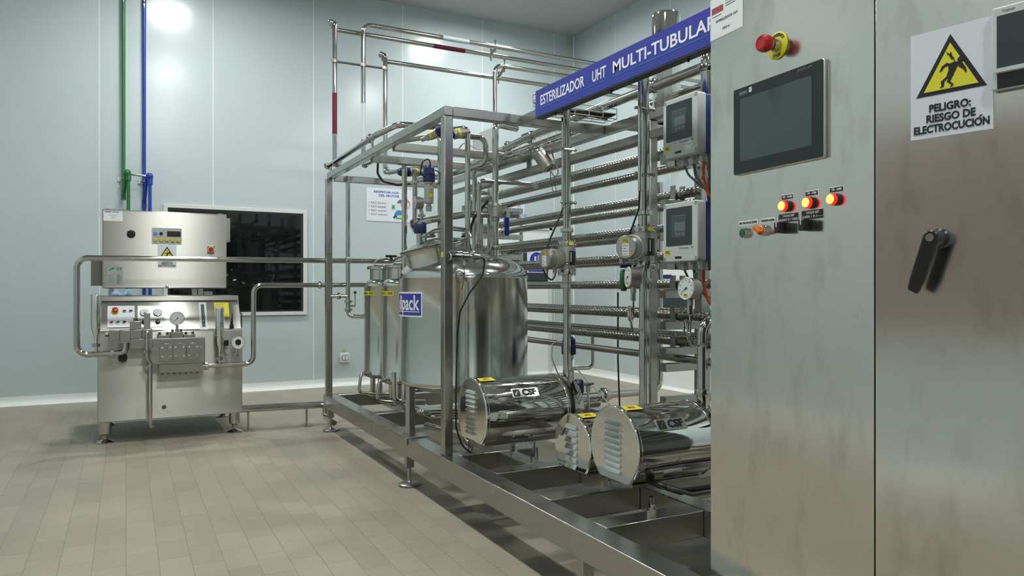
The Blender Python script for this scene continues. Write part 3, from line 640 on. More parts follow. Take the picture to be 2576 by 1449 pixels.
for x in (1.43, 2.95):
    for y in (5.805, 3.985, 2.17, .8):
        m = MB().box((x-.022, y-.022, .105), (x+.022, y+.022, ZB)); m.lathe((x, y, 0), Z, [(.055, 0), (.06, .004), (.06, .012), (.05, .018), (.018, .022), (.011, .03), (.011, .11)], 26)
        m.build('levelling_foot', M['frame'], sk)
Z0, Z1 = 1.997, 2.047
for x, y in ((1.421, 3.443), (1.405, 5.84)): beam('post', (x, y, ZT), (x+.05, y+.05, Z0), .005)
beam('top_rail', (1.421, 3.443, Z0), (1.471, 5.89, Z1)); beam('top_crossbeam', (1.471, 3.443, Z0), (2.40, 3.493, Z1))
beam('top_rail', (2.40, 1.66, Z0), (2.45, 5.89, Z1)); beam('top_rail', (1.865, 1.70, Z0-.002), (1.915, 3.443, Z1-.002))
for y in (4.36, 4.82, 5.83): beam('top_crossbeam', (1.471, y, Z0-.02), (2.40, y+.05, Z1-.02))
beam('lower_flange', (2.40, 1.66, 1.90), (2.412, 5.85, 1.94), .001); beam('post', (2.40, 3.035, ZT), (2.45, 3.085, Z0), .005); beam('post', (2.40, 5.835, ZT), (2.45, 5.885, Z0), .005)
beam('hanger', (2.40, 4.30, 1.935), (2.41, 4.36, Z0), .001); beam('hanger', (2.40, 2.3, 1.935), (2.41, 2.36, Z0), .001)
MB().cyl((1.71, 4.862, ZT), (1.71, 4.862, Z0-.02), .0185, n=8, ph=pi/8).build('round_post', M['pipe'], sk)
MB().box((1.395, 3.93, ZT), (1.53, 4.06, ZT+.006)).box((1.395, 3.93, ZT-.035), (1.401, 4.06, ZT)).build('leg_saddle', M['frame'], sk, bevel=.002)
# ================================================================== tanks
def rimmed(cx, cy, R, zb, zt, dome, dish, n=64):
    m = MB(); pr = [(0, zb-dish)]
    for k in range(1, 9): t = k/8*pi/2; pr.append((R*sin(t)**.8 if k < 8 else R, zb - dish*cos(t)**1.2))
    pr += [(R, zb+.002), (R+.0015, zb+.004), (R+.0015, zb+.008), (R, zb+.010), (R, zt-.010), (R+.0015, zt-.008), (R+.0015, zt-.004), (R, zt-.002)]
    for k in range(0, 11): t = k/10*pi/2; pr.append((R*cos(t)**.62 if k < 10 else 0, zt + dome*sin(t)**1.15))
    return m.lathe((cx, cy, 0), Z, pr, n)
class CYL:
    """a wrapped label surface on an upright cylinder: a runs right along the arc, b is height"""
    def __init__(s, cx, cy, R, phi): s.c = (cx, cy); s.R = R; s.phi = radians(phi)
    def pt(s, a, b, c=0.):
        t = s.phi + a/s.R; r = s.R + c; return V((s.c[0]+cos(t)*r, s.c[1]+sin(t)*r, b))
def wrap(m, cyl, a0, b0, a1, b1, c0, c1, n=16):
    for i in range(n):
        x0 = a0+(a1-a0)*i/n; x1 = a0+(a1-a0)*(i+1)/n
        m.add([cyl.pt(x0, b0, c1), cyl.pt(x1, b0, c1), cyl.pt(x1, b1, c1), cyl.pt(x0, b1, c1)], [(0, 1, 2, 3)])
    return m
def shell(m, cyl, a0, b0, a1, b1, c0, c1, n=16):
    """thin curved sheet with real thickness"""
    vs = []; fs = []
    for i in range(n+1):
        a = a0+(a1-a0)*i/n; vs += [cyl.pt(a, b0, c0), cyl.pt(a, b0, c1), cyl.pt(a, b1, c1), cyl.pt(a, b1, c0)]
    for i in range(n):
        o, p = i*4, i*4+4; fs += [(o+k, p+k, p+(k+1) % 4, o+(k+1) % 4) for k in range(4)]
    fs += [(3, 2, 1, 0), (n*4, n*4+1, n*4+2, n*4+3)]
    return m.add(vs, fs)
TX, TY, TR = 1.786, 4.02, .380
tk = thing('balance_tank', 'large polished steel tank with tilted manhole lid and blue sticker', 'tank', (TX, TY, ZT))
rimmed(TX, TY, TR, .586, 1.19, .135, .075).build('shell', M['tank'], tk, sharp=50)
ax = (V((-.885, .465, 0))*sin(radians(13)) + V(Z)*cos(radians(13)) + V((-.46, -.885, 0))*.03).normalized(); lc = V((1.585, 3.98, 1.358))
nk = MB().lathe(lc, ax, [(.172, -.22), (.178, -.03), (.184, -.006), (.20, -.004), (.203, .0), (.20, .004), (.18, .004)], 48); nk.build('manhole_neck', M['tank'], tk, sharp=50)
ld = MB().lathe(lc, ax, [(.20, .005), (.205, .008), (.205, .013), (.196, .016), (.15, .028), (.10, .044), (.05, .052), (0, .054)], 48).build('manhole_lid', M['pipe'], tk, sharp=50)
_, lu, lv = MB().basis(ax); cr = V((.885, -.465, 0)); cr = (cr - ax*cr.dot(ax)).normalized()
MB().tube([lc+cr*-.05+ax*.055, lc+cr*-.045+ax*.075, lc+cr*.02+ax*.095, lc+cr*.12+ax*.088, lc+cr*.20+ax*.06, lc+cr*.215+ax*.02], .013, .03, 10).build('lid_clamp_arm', M['pipe'], ld)
MB().ring(lc+cr*-.02+ax*.075, (ax+cr*.2), .035, .008, 24, 8).build('lid_handle', M['pipe'], ld)
q = V((1.577, 4.2, 1.37)); MB().cyl(q, q+V((0, 0, .09)), .022, n=16).build('level_probe_stem', M['pipe'], tk)
MB().lathe(q+V((0, 0, .085)), Z, [(.036, 0), (.039, .01), (.039, .055), (.030, .07), (0, .072)], 16, 0, lambda a: 1+.04*cos(8*a)).build('level_probe_cap', M['navy'], tk)
for a in (180-3, 60, -60):
    x, y = TX+.33*cos(radians(a)), TY+.33*sin(radians(a)); MB().cyl((x, y, ZT+.006 if a > 100 else .05), (x, y, .60), .030, n=6, ph=pi/6).build('leg', M['frame'], tk)
for a in (60, -60):
    x, y = TX+.33*cos(radians(a)), TY+.33*sin(radians(a)); MB().cyl((x, y, 0), (x, y, .05), .045, .03, n=18).build('foot', M['frame'], tk)
C3 = CYL(TX, TY, TR, -114-37)
sk3 = shell(MB(), C3, -.40, .963, 0, 1.103, .0003, .0012, 24).build('maker_sticker', M['lt'], tk)
shell(MB(), C3, -.392, .972, -.009, 1.094, .0012, .0018, 24).build('sticker_field', M['blue'], sk3)
text('dipack', C3, -.026, 1.038, .118, M['lt'], sk3, .0026, 'RIGHT', .0022, .80)
shell(MB(), C3, -.36, .990, -.022, .9945, .0018, .0026, 24).build('sticker_rule', M['lt'], sk3)
# bottom outlet of the large tank
MB().tube([(TX, TY, .515), (TX, TY, .38), (TX+.30, TY-.1, .38)], .026, .05).nut((TX, TY, .46), Z, .04, .025).build('bottom_outlet', M['pipe'], tk)
def smalltank(name, cx, cy, label, txt, knob):
    t = thing(name, label, 'tank', (cx, cy, ZT), 'small dosing tanks')
    R = .137; rimmed(cx, cy, R, .445, 1.15, .055, .035, 40).build('shell', M['tank'], t, sharp=50)
    MB().lathe((cx, cy, 0), Z, [(.092, 1.17), (.090, 1.27), (.112, 1.275), (.114, 1.282), (.112, 1.289), (.09, 1.29)], 32).build('neck', M['tank'], t)
    l = MB().lathe((cx, cy, 0), Z, [(.113, 1.290), (.113, 1.297), (.09, 1.302), (.05, 1.316), (0, 1.322)], 32).build('lid', M['pipe'], t)
    MB().tube([(cx-.06, cy, 1.325), (cx-.03, cy, 1.35), (cx+.04, cy-.01, 1.36), (cx+.10, cy-.02, 1.335), (cx+.115, cy-.02, 1.29)], .009, .03, 10).build('lid_clamp', M['dark'], l)
    MB().cyl((cx+.075, cy-.015, 1.345), (cx+.075, cy-.015, 1.375), .012, n=12).cyl((cx+.03, cy-.015, 1.382), (cx+.12, cy-.015, 1.382), .010, n=10).build('lid_knob', M['black'], l)
    for a in (200, 320, 80): x, y = cx+.085*cos(radians(a)), cy+.085*sin(radians(a)); MB().cyl((x, y, ZT-.002), (x, y, .45), .02, n=14).build('leg', M['pipe'], t)
    MB().box((cx-.11, cy-.11, ZT), (cx+.11, cy+.11, ZT+.006)).build('foot_plate', M['frame'], t)
    C = CYL(cx, cy, R, -107.5-80); y = shell(MB(), C, -.01, 1.072, .135, 1.103, .0004, .0012, 12).build('name_label', M['label'], t)
    text(txt, C, .128, 1.087, .026, M['bk'], y, .002, 'RIGHT', .0004, 1.05)
    v = V((cx-.105, cy-.05, .465)); MB().tube([v, v+V((-.09, -.05, .0)), v+V((-.115, -.07, -.14)), v+V((.02, -.08, -.16)), v+V((.16, -.08, -.165))], .0125, .035, 12).clamp(v+V((-.045, -.025, 0)), (-.8, -.45, 0), .014).build('drain_pipe', M['pipe'], t)
    return t
smalltank('dosing_tank', 1.80, 5.66, 'farther small steel dosing tank with black lid knob and yellow label ending DA 30%', 'SODA 30%', True)
smalltank('dosing_tank', 1.80, 5.20, 'nearer small steel dosing tank squeezed between its twin and the big tank', 'ACIDO 30%', True)
# ================================================================== pumps
def pump(label, x0, yc, zc, R, L, cut, nl, pitch, feet, outx, plate, ztag):
    p = thing('centrifugal_pump', label, 'pump', (x0+L/2, yc, ZT), 'centrifugal pumps with polished motor shrouds')
    F = FR((x0, yc, zc), -Y)
    def disc(r, k=56):
        ch = max(-1, -cut/r); t0 = math.asin(ch); return [(r*cos(t0 + (pi-2*t0)*i/k), r*sin(t0 + (pi-2*t0)*i/k)) for i in range(k+1)]
    MB().prism(F, disc(R), -.022, 0).build('end_plate', M['mirror'], p, bevel=.006, sharp=40)
    MB().prism(F, disc(R*.955), -L, -.02).build('motor_shroud', M['mirror'], p, sharp=40)
    MB().prism(F, disc(R*.97), -L-.012, -L+.004).build('rear_rim', M['pipe'], p, bevel=.003, sharp=40)
    m = MB(); hw = R*.30
    for i in range(nl):
        b = (nl-1)*pitch*.5 - i*pitch + R*.02
        pr = [(b+.36*pitch, .0004), (b+.10*pitch, .004), (b-.30*pitch, .0105), (b-.38*pitch, .0095), (b-.40*pitch, .0004)]
        vs = [F.pt(a, bb, c) for a in (-hw, hw) for bb, c in pr]
        m.add(vs, [(0, 1, 2, 3, 4), (9, 8, 7, 6, 5)] + [(k, (k+1) % 5, 5+(k+1) % 5, 5+k) for k in range(5)])
    m.build('louvres', M['mirror'], p, sharp=25)
    m = MB()
    ph = radians(80); nrm = V((0, -cos(ph), sin(ph)))
    T = FR(V((x0, yc, zc)) + nrm*R*.958, X, V((0, sin(ph), cos(ph))))
    ys = MB().rect(T, .025, -.028, .105, .022, .0003, .0013).build('tag_sticker', M['label'], p); text(ztag, T, .065, -.003, .026, M['redtxt'], ys, .0016, 'CENTER', .0008)
    ph = radians(37); nrm = V((0, -cos(ph), sin(ph))); T = FR(V((x0+plate, yc, zc)) + nrm*R*.951, X, V((0, sin(ph), cos(ph))))
    pl = MB().rrect(T, -.072, -.025, .072, .025, .003, 0, .004).build('maker_plate', M['plate'], p, bevel=.0015)
    lg = MB().rrect(T, -.066, -.019, -.030, .019, .002, .004, .0052).build('plate_logo', M['black'], pl)
    MB().prism(T, [(-.058, -.012), (-.052, -.012), (-.042, .006), (-.036, .006), (-.036, .012), (-.046, .012), (-.058, -.004)], .0052, .0058).build('logo_mark', M['mirror'], lg)
    text('CSF', T, .02, 0, .044, M['black'], pl, .005, 'CENTER', .002, 1.05)
    # belly tray and adjustable feet
    MB().box((x0+.03, yc-R*.5, zc-cut-.016), (x0+L-.01, yc+R*.5, zc-cut-.001)).build('belly_tray', M['frame'], p, bevel=.002)
    for fx, fy in feet:
        fy = yc+fy; MB().cyl((fx, fy, ZT), (fx, fy, ZT+.028), .017, n=6).cyl((fx, fy, ZT+.028), (fx, fy, ZT+.045), .012, n=6).cyl((fx, fy, ZT+.045), (fx, fy, zc-cut-.016), .009, n=12).build('adjustable_foot', M['pipe'], p)
    xe = x0+L+.01
    MB().lathe((xe, yc, zc), X, [(R*.72, 0), (R*.74, .01), (R*.60, .02), (R*.60, max(.03, outx-xe-.05))], 36).build('lantern', M['pipe'], p)
    MB().lathe((outx, yc, zc), X, [(R*.55, -.05), (R*.78, -.045), (R*.84, -.035), (R*.84, -.028), (R*.78, -.02), (R*.80, .02), (R*.74, .035), (R*.4, .045), (R*.25, .06), (R*.17, .13), (R*.17, .20)], 40).build('pump_casing', M['pipe'], p, sharp=45)
    MB().clamp((outx-.03, yc, zc), X, R*.66, (0, -.8, .6)).build('casing_clamp', M['pipe'], p)
    MB().tube([(outx, yc-.02, zc+R*.6), (outx, yc-.02, zc+R*1.05)], .024).build('outlet_stub', M['pipe'], p)
    return p
pump('polished pump nearest the large tank, its louvred end facing left', 1.467, 3.215, .527, .168, .45, .134, 10, .0215, ((1.755, -.10), (1.755, .11)), 1.997, .225, 'M1')
pump('smallest polished pump, half hidden behind the foremost one', 1.700, 2.685, .440, .143, .33, .097, 7, .028, ((1.83, -.09), (1.97, .09)), 2.10, .20, 'M2')
pump('foremost polished pump, cut off on the right by the control cabinet', 1.700, 2.379, .498, .163, .38, .134, 9, .0235, ((1.73, -.20), (1.80, .20)), 2.14, .185, 'M3')
# ================================================================== flow meters on their risers
def riser(label, x, y, z0, z1, r, clampz, cx):
    p = pipe('riser_pipe', label, [(x, y, z0), (x, y, z1)], r, n=20)
    for z in clampz:
        m = MB().box((x-r-.004, y-.012, z-.009), (x+r+.004, y+.012, z+.009)); m.lathe((x, y, z), Z, [(r+.003, -.01), (r+.003, .01)], 20)
        m.cyl((cx-.012, y-.02, z), (x+r+.018, y-.02, z), .006, n=8).ball((x+r+.018, y-.02, z), .009, 10, 6).ball((cx-.012, y-.02, z), .009, 10, 6); m.build('pipe_clip', M['pipe'], p)
    return p
def flowmeter(label, x, y, zc, tagtxt, sc_=1., r=.0195, face=(-.97, -.22, 0)):
    t = thing('flow_meter', label, 'flow meter', (x, y, zc-.085*sc_), 'flow meters on the risers'); s = sc_
    MB().lathe((x, y, zc), Z, [(.043*s, -.062*s), (.044*s, -.055*s), (.044*s, .055*s), (.043*s, .062*s)], 36).build('meter_body', M['cast'], t, sharp=45)
    for k in (-1, 1):
        m = MB().lathe((x, y, zc+k*.072*s), Z, [(.046*s, -.012*s), (.047*s, -.009*s), (.047*s, .009*s), (.046*s, .012*s)], 36)
        for i in range(6): a = i*pi/3+.3; m.cyl((x+.04*s*cos(a), y+.04*s*sin(a), zc+k*.08*s), (x+.04*s*cos(a), y+.04*s*sin(a), zc+k*.092*s), .005*s, n=6)
        m.build('flange', M['pipe'], t)
        MB().lathe((x, y, 0), Z, [(r+.004, zc+k*.086*s), (r+.004, zc+k*.13*s)], 24).build('ferrule', M['pipe'], t)
        MB().nut((x, y, zc+k*.142*s), Z, .034*s, .022).build('union_nut', M['pipe'], t)
    d = V(face).normalized(); c = V((x, y, zc-.008))
    MB().cyl(c+d*.03*s, c+d*.062*s, .020*s, n=20).build('neck', M['cast'], t)
    hs = MB().lathe(c, d, [(.045*s, .058*s), (.048*s, .062*s), (.048*s, .100*s), (.053*s, .102*s), (.053*s, .108*s), (.049*s, .110*s), (.049*s, .150*s), (.044*s, .158*s), (.0, .158*s)], 40).build('transmitter_housing', M['cast'], t, sharp=40)
    H = FR(c+d*.158*s, V(Z).cross(d), Z)
    MB().rect(H, -.013*s, .016*s, .013*s, .034*s, 0, .0008).build('tag_sticker', M['label'], hs); text(tagtxt, H, 0, .025*s, .016*s, M['bk'], hs, .0012, 'CENTER', .0003)
    wl = MB().rect(H, -.015*s, -.034*s, .015*s, .014*s, 0, .0006).build('data_label', M['paper'], hs)
    for i in range(4): MB().rect(H, -.011*s, .004*s-.011*s*i, .009*s-(i % 2)*.006*s, .007*s-.011*s*i, .0006, .001).build('print_line', M['gy'], wl)
    MB().box((c.x+d.x*.125*s-.006, c.y-.012, c.z-.062*s), (c.x+d.x*.125*s+.006, c.y+.012, c.z-.045*s)).build('mounting_lug', M['cast'], hs)
    B = CYL(x, y, .0445*s, -100); b = shell(MB(), B, -.004, zc-.038*s, .058, zc+.034*s, .0003, .0014, 10).build('data_plate', M['black'], t)
    shell(MB(), B, .002, zc-.02*s, .006, zc+.028*s, .0014, .0018, 2).build('print_line', M['lt'], b)
    b = shell(MB(), B, -.022, zc-.038*s, -.008, zc-.022*s, .0003, .0014, 4).build('data_plate', M['black'], t); shell(MB(), B, -.019, zc-.034*s, -.011, zc-.026*s, .0014, .0018, 3).build('print_mark', M['lt'], b)
    B2 = CYL(x, y, .047*s, -85); shell(MB(), B2, -.02, zc+.064*s, .006, zc+.080*s, .0003, .0014, 5).build('tag_sticker', M['label'], t)
    MB().cyl(c+d*.09*s+V((0, -.01, -.044*s)), c+d*.09*s+V((0, -.01, -.070*s)), .010*s, n=6).build('cable_gland', M['gland'], hs)
    return t, c, d
x1, y1_ = 1.997, 3.20
riser('thin polished riser standing on the pump nearest the large tank', x1, y1_, .70, 2.06, .0195, (1.83, 1.56), 1.966)
f1, c1, d1 = flowmeter('flow meter with yellow tag on the thin left riser, seen side on', x1, y1_, 1.278, 'F01')
x2, y2_ = 2.10, 2.70
riser('thick polished riser in front of the square post, beside the grey boxes', x2, y2_, .57, 2.12, .0225, (1.94, 1.643), 2.05)
f2, c2, d2_ = flowmeter('flow meter tagged F02 on the thick right riser next to the grey boxes', x2, y2_, 1.312, 'F02', 1.10, .0225, (-.90, -.42, 0))
for x, y, z0, z1, cab_, s, lb_ in ((1.962, 3.18, 1.53, 1.99, [(1.962, 3.18, 1.54), (1.95, 3.18, 1.50), (1.895, 3.19, 1.38), (1.873, 3.19, 1.325)], 'left', 'thin left riser'), (2.045, 2.66, 1.56, 2.06, [(2.045, 2.66, 1.57), (2.04, 2.66, 1.48), (2.012, 2.67, 1.40), (2.0, 2.68, 1.362)], 'right', 'thick right riser')):
    q = tag(MB().cyl((x, y, z0), (x, y, z1), .0085, n=14).build('cable_conduit', M['pipe']), 'slim steel cable conduit strapped along the %s' % lb_, 'conduit')
    tag(MB().tube(cab_, .0045, .03, 8).build('sensor_cable', M['cable']), 'black cable from the conduit end down to the %s flow meter' % s, 'cable')
cb1 = tag(MB().tube([c1+d1*.09+V((0, -.01, -.07)), c1+d1*.09+V((0, -.01, -.085)), c1+d1*.12+V((0, -.02, -.108)), c1+d1*.155+V((0, -.02, -.09)), c1+d1*.175+V((0, -.01, -.05))], .004, .02, 8).build('gland_cable', M['cable']), 'short black loop of cable under the left flow meter', 'cable')
# small tube running down beside the thick riser
tag(MB().cyl((2.052, 2.64, .45), (2.052, 2.64, 1.20), .0085, n=12).build('sampling_tube', M['pipe']), 'thin straight tube dropping close beside the thick right riser', 'pipe')
def pressure_gauge(label, c, nrm, siph, fit, tagtxt, r=.046):
    c = V(c); nrm = V(nrm).normalized(); t = thing('pressure_gauge', label, 'gauge', (c.x, c.y, fit[2]-.02), 'pressure gauges on coiled siphons')
    ca, fr = gauge('gauge_case', c, nrm, r, .05, t, 'dialw', ang=radians(215), n=36, rim='cast')
    MB().rrect(fr, -.012, -r*.72, .010, -r*.45, .002, .001, .0018).build('tag_sticker', M['label'], ca); text(tagtxt, fr, -.001, -r*.585, .010, M['bk'], ca, .0022, 'CENTER', .0002)
    b = c - nrm*.025
    MB().cyl(b+V((0, 0, -r*.95)), b+V((0, 0, -r*1.5)), .013, n=16).build('stem', M['cast'], t)
    MB().cyl(b+V((0, 0, -r*1.5)), b+V((0, 0, -r*2.25)), .0125, n=6).build('stem_nut', M['pipe'], t)
    z0 = b.z-r*2.25; L = z0 - fit[2]; pts = [b+V((0, 0, -r*2.25))]; rc_ = .024; ctr = V((b.x, b.y, z0-L*.42)); side = (V(fit)-b); side.z = 0; side.normalize(); perp = V((-side.y, side.x, 0))
    for k in range(17): a = pi*.5+2*pi*k/16*1.0 - pi*.5; pts.append(ctr + side*(-rc_+rc_*cos(a)) + V((0, 0, -rc_*1.3*sin(a))) + perp*(.010*k/16))
    pts += [V((ctr.x, ctr.y, fit[2]+.03))+perp*.010, V((ctr.x, ctr.y, fit[2]))+perp*.01+side*.03, V(fit)]
    sp = MB().tube(pts, .0055, .018, 10).build('siphon_coil', M['pipe'], t)
    MB().cyl(V(fit)-side*.03, V(fit)+side*.012, .011, n=6).build('siphon_fitting', M['pipe'], t)
    return t
pressure_gauge('pressure gauge seen edge on below the F02 flow meter', (1.935, 2.60, 1.172), (-.95, .28, 0), 0, (2.06, 2.66, .935), 'M2')
# ball valve with blue lever and green tag behind that gauge
bv = thing('ball_valve', 'small ball valve with blue lever and green body behind the edge-on gauge', 'valve', (2.02, 2.72, 1.10))
MB().lathe((2.03, 2.76, 1.16), Z, [(.012, -.05), (.018, -.035), (.019, 0), (.018, .035), (.012, .05)], 16).build('valve_body', M['green'], bv)
MB().rrect(FR((1.985, 2.73, 1.222), X), -.0, -.006, .06, .008, .004, 0, .012).build('lever', M['handleblue'], bv)
# ================================================================== third pump discharge, right side
po3 = pipe('discharge_pipe', 'bent polished pipe rising from the foremost pump beside the cabinet', [(2.14, 2.36, .67), (2.14, 2.36, .985), (2.55, 2.36, 1.0)], .0215, .06)
MB().clamp((2.14, 2.36, .69), Z, .0215, (1, 0, 0)).build('pipe_clamp', M['pipe'], po3)
pressure_gauge('pressure gauge with white dial under the lower grey box', (2.00, 2.30, 1.122), (-.99, -.10, .02), 0, (2.125, 2.345, .885), 'M3', .046)
# ================================================================== tubular heat exchanger
def corr(length, r=.0255, amp=.0007, p=.030, n=24, per=8):
    m = MB(); vs = []; fs = []; N = int(length/p*per)
    for i in range(N+1):
        y = length*i/N
        for k in range(n):
            a = 2*pi*k/n; rr = r + amp*cos(2*pi*y/p - a); vs.append((cos(a)*rr, y, sin(a)*rr))
    for i in range(N):
        for k in range(n): fs.append((i*n+k, i*n+(k+1) % n, (i+1)*n+(k+1) % n, (i+1)*n+k))
    fs += [tuple(range(n)), tuple(reversed(range(N*n, N*n+n)))]
    return m.add(vs, fs)
YT0, YT1 = 1.75, 5.72
ordn = ['topmost', 'second', 'third', 'fourth', 'fifth', 'sixth', 'seventh', 'lowest']
zs = [1.963, 1.85, 1.621, 1.448, 1.298, 1.145, .979, .843]
cm = corr(YT1-YT0).build('heat_exchanger_tube', M['tube'], sharp=80, loc=(0, 0, 0))
first = True
for xi, bank in ((2.60, 'front'), (2.93, 'rear')):
    for i, z in enumerate(zs):
        o = cm if first else cm.copy()
        if not first: COL.objects.link(o)
        first = False; o.location = (xi, YT0, z)
        tag(o, '%s corrugated steel tube of the %s bank, counted from the top' % (ordn[i], bank), 'tube', 'corrugated heat exchanger tubes')
cm.data.name = 'heat_exchanger_tube'
for i, z in enumerate(zs):                                       # return bends and end couplings belong to the front tubes
    par = [o for o in bpy.data.objects if o.get('group') == 'corrugated heat exchanger tubes' and abs(o.location.x-2.60) < .01 and abs(o.location.z-z) < .001][0]
    MB().tube([(2.60, YT1, z), (2.60, YT1+.11, z), (2.93, YT1+.11, z), (2.93, YT1, z)], .021, .06).clamp((2.60, YT1+.03, z), Y, .021, (-1, 0, 0)).clamp((2.93, YT1+.03, z), Y, .021, (1, 0, 0)).build('return_bend', M['pipe'], par)
pl = pipe('condensate_pipe', 'smooth dark pipe under the corrugated tubes, lowest of the stack', [(2.60, 1.75, .752), (2.60, 5.6, .752)], .021, n=18)
for nm, y in (('right hand', 3.055), ('left hand', 5.645)):
    rk = thing('tube_rack', '%s dark steel rack column holding the corrugated tubes' % nm, 'rack', (2.77, y, ZT), 'tube rack columns')
    MB().box((2.74, y-.03, ZT), (2.80, y+.03, 2.0)).build('column', M['frame'], rk, bevel=.003)
    for z in zs[1:] + [.56, .70]:
        zb = z-.0285-.045 if z > .8 else z-.0285-.02
        if z == .70: zb = .685
        MB().box((2.50, y-.024, zb), (2.737, y+.024, zb+.043)).box((2.803, y-.024, zb), (3.06, y+.024, zb+.043)).build('bracket_arm', M['frame'], rk, bevel=.002)
        if z > .8: MB().box((2.565, y-.02, zb+.043), (2.571, y+.02, zb+.12)).box((2.629, y-.02, zb+.043), (2.635, y+.02, zb+.12)).build('tube_saddle', M['frame'], rk)
# big return pipe low behind the pumps
bp = pipe('return_pipe', 'large polished pipe running low behind the pumps and turning up', [(2.50, 4.30, .372), (3.47, 4.28, .372), (3.47, 4.28, 1.9)], .0265, .085)
MB().lathe((2.99, 4.29, .372), X, [(.027, -.05), (.036, -.045), (.036, -.02), (.052, -.015), (.056, 0), (.052, .015), (.036, .02), (.036, .045), (.027, .05)], 24).build('butterfly_valve', M['pipe'], bp)
ub = pipe('drain_loop', 'small u shaped drain pipe hanging under the lowest dark pipe', [(2.62, 4.2, .735), (2.62, 4.2, .585), (2.83, 4.2, .58), (2.83, 4.2, .80)], .0125, .04)
MB().clamp((2.62, 4.2, .655), Z, .014, (-1, 0, 0)).build('pipe_clamp', M['pipe'], ub)
pipe('bypass_loop', 'hooped pipe in front of the blue lettered sign near the corner', [(2.95, 5.9, 1.60), (3.05, 5.9, 1.78), (3.22, 5.95, 1.78), (3.22, 5.95, .9)], .017, .05)
tag(MB().tube([(2.62, 3.62, 1.1), (2.62, 3.62, .7), (2.63, 3.61, .30)], .005, .05, 8).build('drop_cable', M['cable']), 'black cable hanging behind the tubes to the floor frame', 'cable')
# ================================================================== stop valve near the first pump (blue head)
def seat_valve(name, label, p, h, head=.034, body='cast', sx=1, group='pneumatic valves with navy heads'):
    p = V(p); t = thing(name, label, 'valve', p, group); b_ = h-.105
    MB().lathe(p, Z, [(.018, 0), (.020, .03), (.014, .035), (.014, b_*.25), (.030, b_*.28), (.030, b_*.80), (.020, b_*.84), (.020, b_*.93), (.029, b_*.95), (.029, b_+.004)], 24).build('valve_stem', M['cast'], t)
    MB().lathe(p, Z, [(head*.9, b_), (head, b_+.006), (head, b_+.045), (head*1.05, b_+.047), (head*1.05, b_+.055), (head*.97, b_+.057), (head*.88, b_+.088), (head*.5, h), (0, h)], 24).build('control_head', M['navy'], t)
    MB().box((p.x-.012, p.y-.032, p.z+h*.3), (p.x+.012, p.y-.029, p.z+h*.38)).build('tag_sticker', M['label'], t)
    return t
v1 = seat_valve('seat_valve', 'pneumatic valve with navy control head above the big tank lid', (1.672, 4.30, 1.605), .285, .038)
MB().tube([(1.672, 4.27, 1.88), (1.655, 4.25, 1.93), (1.61, 4.25, 1.90), (1.60, 4.26, 1.83), (1.635, 4.27, 1.81)], .004, .02, 8).tube([(1.70, 4.27, 1.86), (1.735, 4.26, 1.84), (1.74, 4.26, 1.79), (1.71, 4.26, 1.77)], .004, .02, 8).build('air_hose', M['cable'], v1)
v2 = seat_valve('seat_valve', 'pneumatic valve with tall navy head behind the pump nearest the tank', (2.26, 3.60, ZT), .57, .042)
pm = pipe('inlet_manifold', 'sloping header pipe with open clamp end above the big tank', [(1.635, 4.45, 1.535), (1.70, 4.32, 1.555), (1.90, 4.22, 1.59), (2.25, 4.2, 1.60)], .021, .03)
MB().clamp((1.65, 4.42, 1.540), (.065, -.13, .02), .023, (0, 0, -1)).lathe((1.635, 4.45, 1.535), (-.065, .13, -.02), [(.022, 0), (.034, .004), (.034, .014), (.024, .016), (.016, .010), (0, .010)], 24).build('end_clamp', M['pipe'], pm)
MB().tube([(1.662, 4.40, 1.545), (1.662, 4.40, 1.61)], .012).nut((1.662, 4.40, 1.585), Z, .024, .018).build('gauge_tee', M['pipe'], pm)
g3 = thing('pressure_gauge', 'pressure gauge beside the blue headed valve over the big tank', 'gauge', (1.662, 4.40, 1.605))
gauge('gauge_case', (1.615, 4.40, 1.665), (-.97, .05, 0), .042, .05, g3, 'dialw', ang=radians(220), rim='cast')
MB().cyl((1.662, 4.40, 1.605), (1.655, 4.40, 1.635), .012, n=12).build('stem', M['cast'], g3)
pipe('drop_pipe', 'thin vertical pipe between the round post and the near square post', [(1.60, 4.70, 2.10), (1.77, 4.36, 2.10), (1.77, 4.36, 1.33)], .0145, .04)
pipe('tank_inlet_pipe', 'bent pipe dropping into the big tank just right of the near post', [(1.70, 4.15, 2.0), (1.74, 4.07, 2.075), (1.793, 3.98, 2.075), (1.793, 3.98, 1.30)], .0165, .035)
ul = pipe('u_bend_pipe', 'u shaped pipe loop under the front top beam', [(1.81, 4.13, 2.055), (1.965, 4.10, 2.055), (1.975, 4.10, 1.90), (1.82, 4.35, 1.845), (1.70, 4.55, 1.835)], .0165, .05)
pipe('vent_pipe', 'pipe rising behind the u bend beside the ball valve', [(2.17, 4.70, .9), (2.17, 4.70, 1.97)], .0165)
hk = pipe('spray_pipe', 'pipe hooking over to the right above the tank dome', [(1.876, 4.0, 1.30), (1.876, 4.0, 1.772), (2.235, 4.0, 1.772), (2.30, 4.05, 1.765)], .0135, .035)
MB().clamp((1.876, 4.0, 1.385), Z, .0145, (0, -1, 0)).build('pipe_clamp', M['pipe'], hk)
fd = pipe('feed_pipe', 'straight feed pipe with ball valve dropping into the tank dome', [(1.986, 4.0, 1.28), (1.986, 4.0, 2.12), (2.16, 4.05, 2.12)], .0195, .04, n=20)
MB().clamp((1.986, 4.0, 1.372), Z, .024, (1, 0, 0)).build('pipe_clamp', M['pipe'], fd)
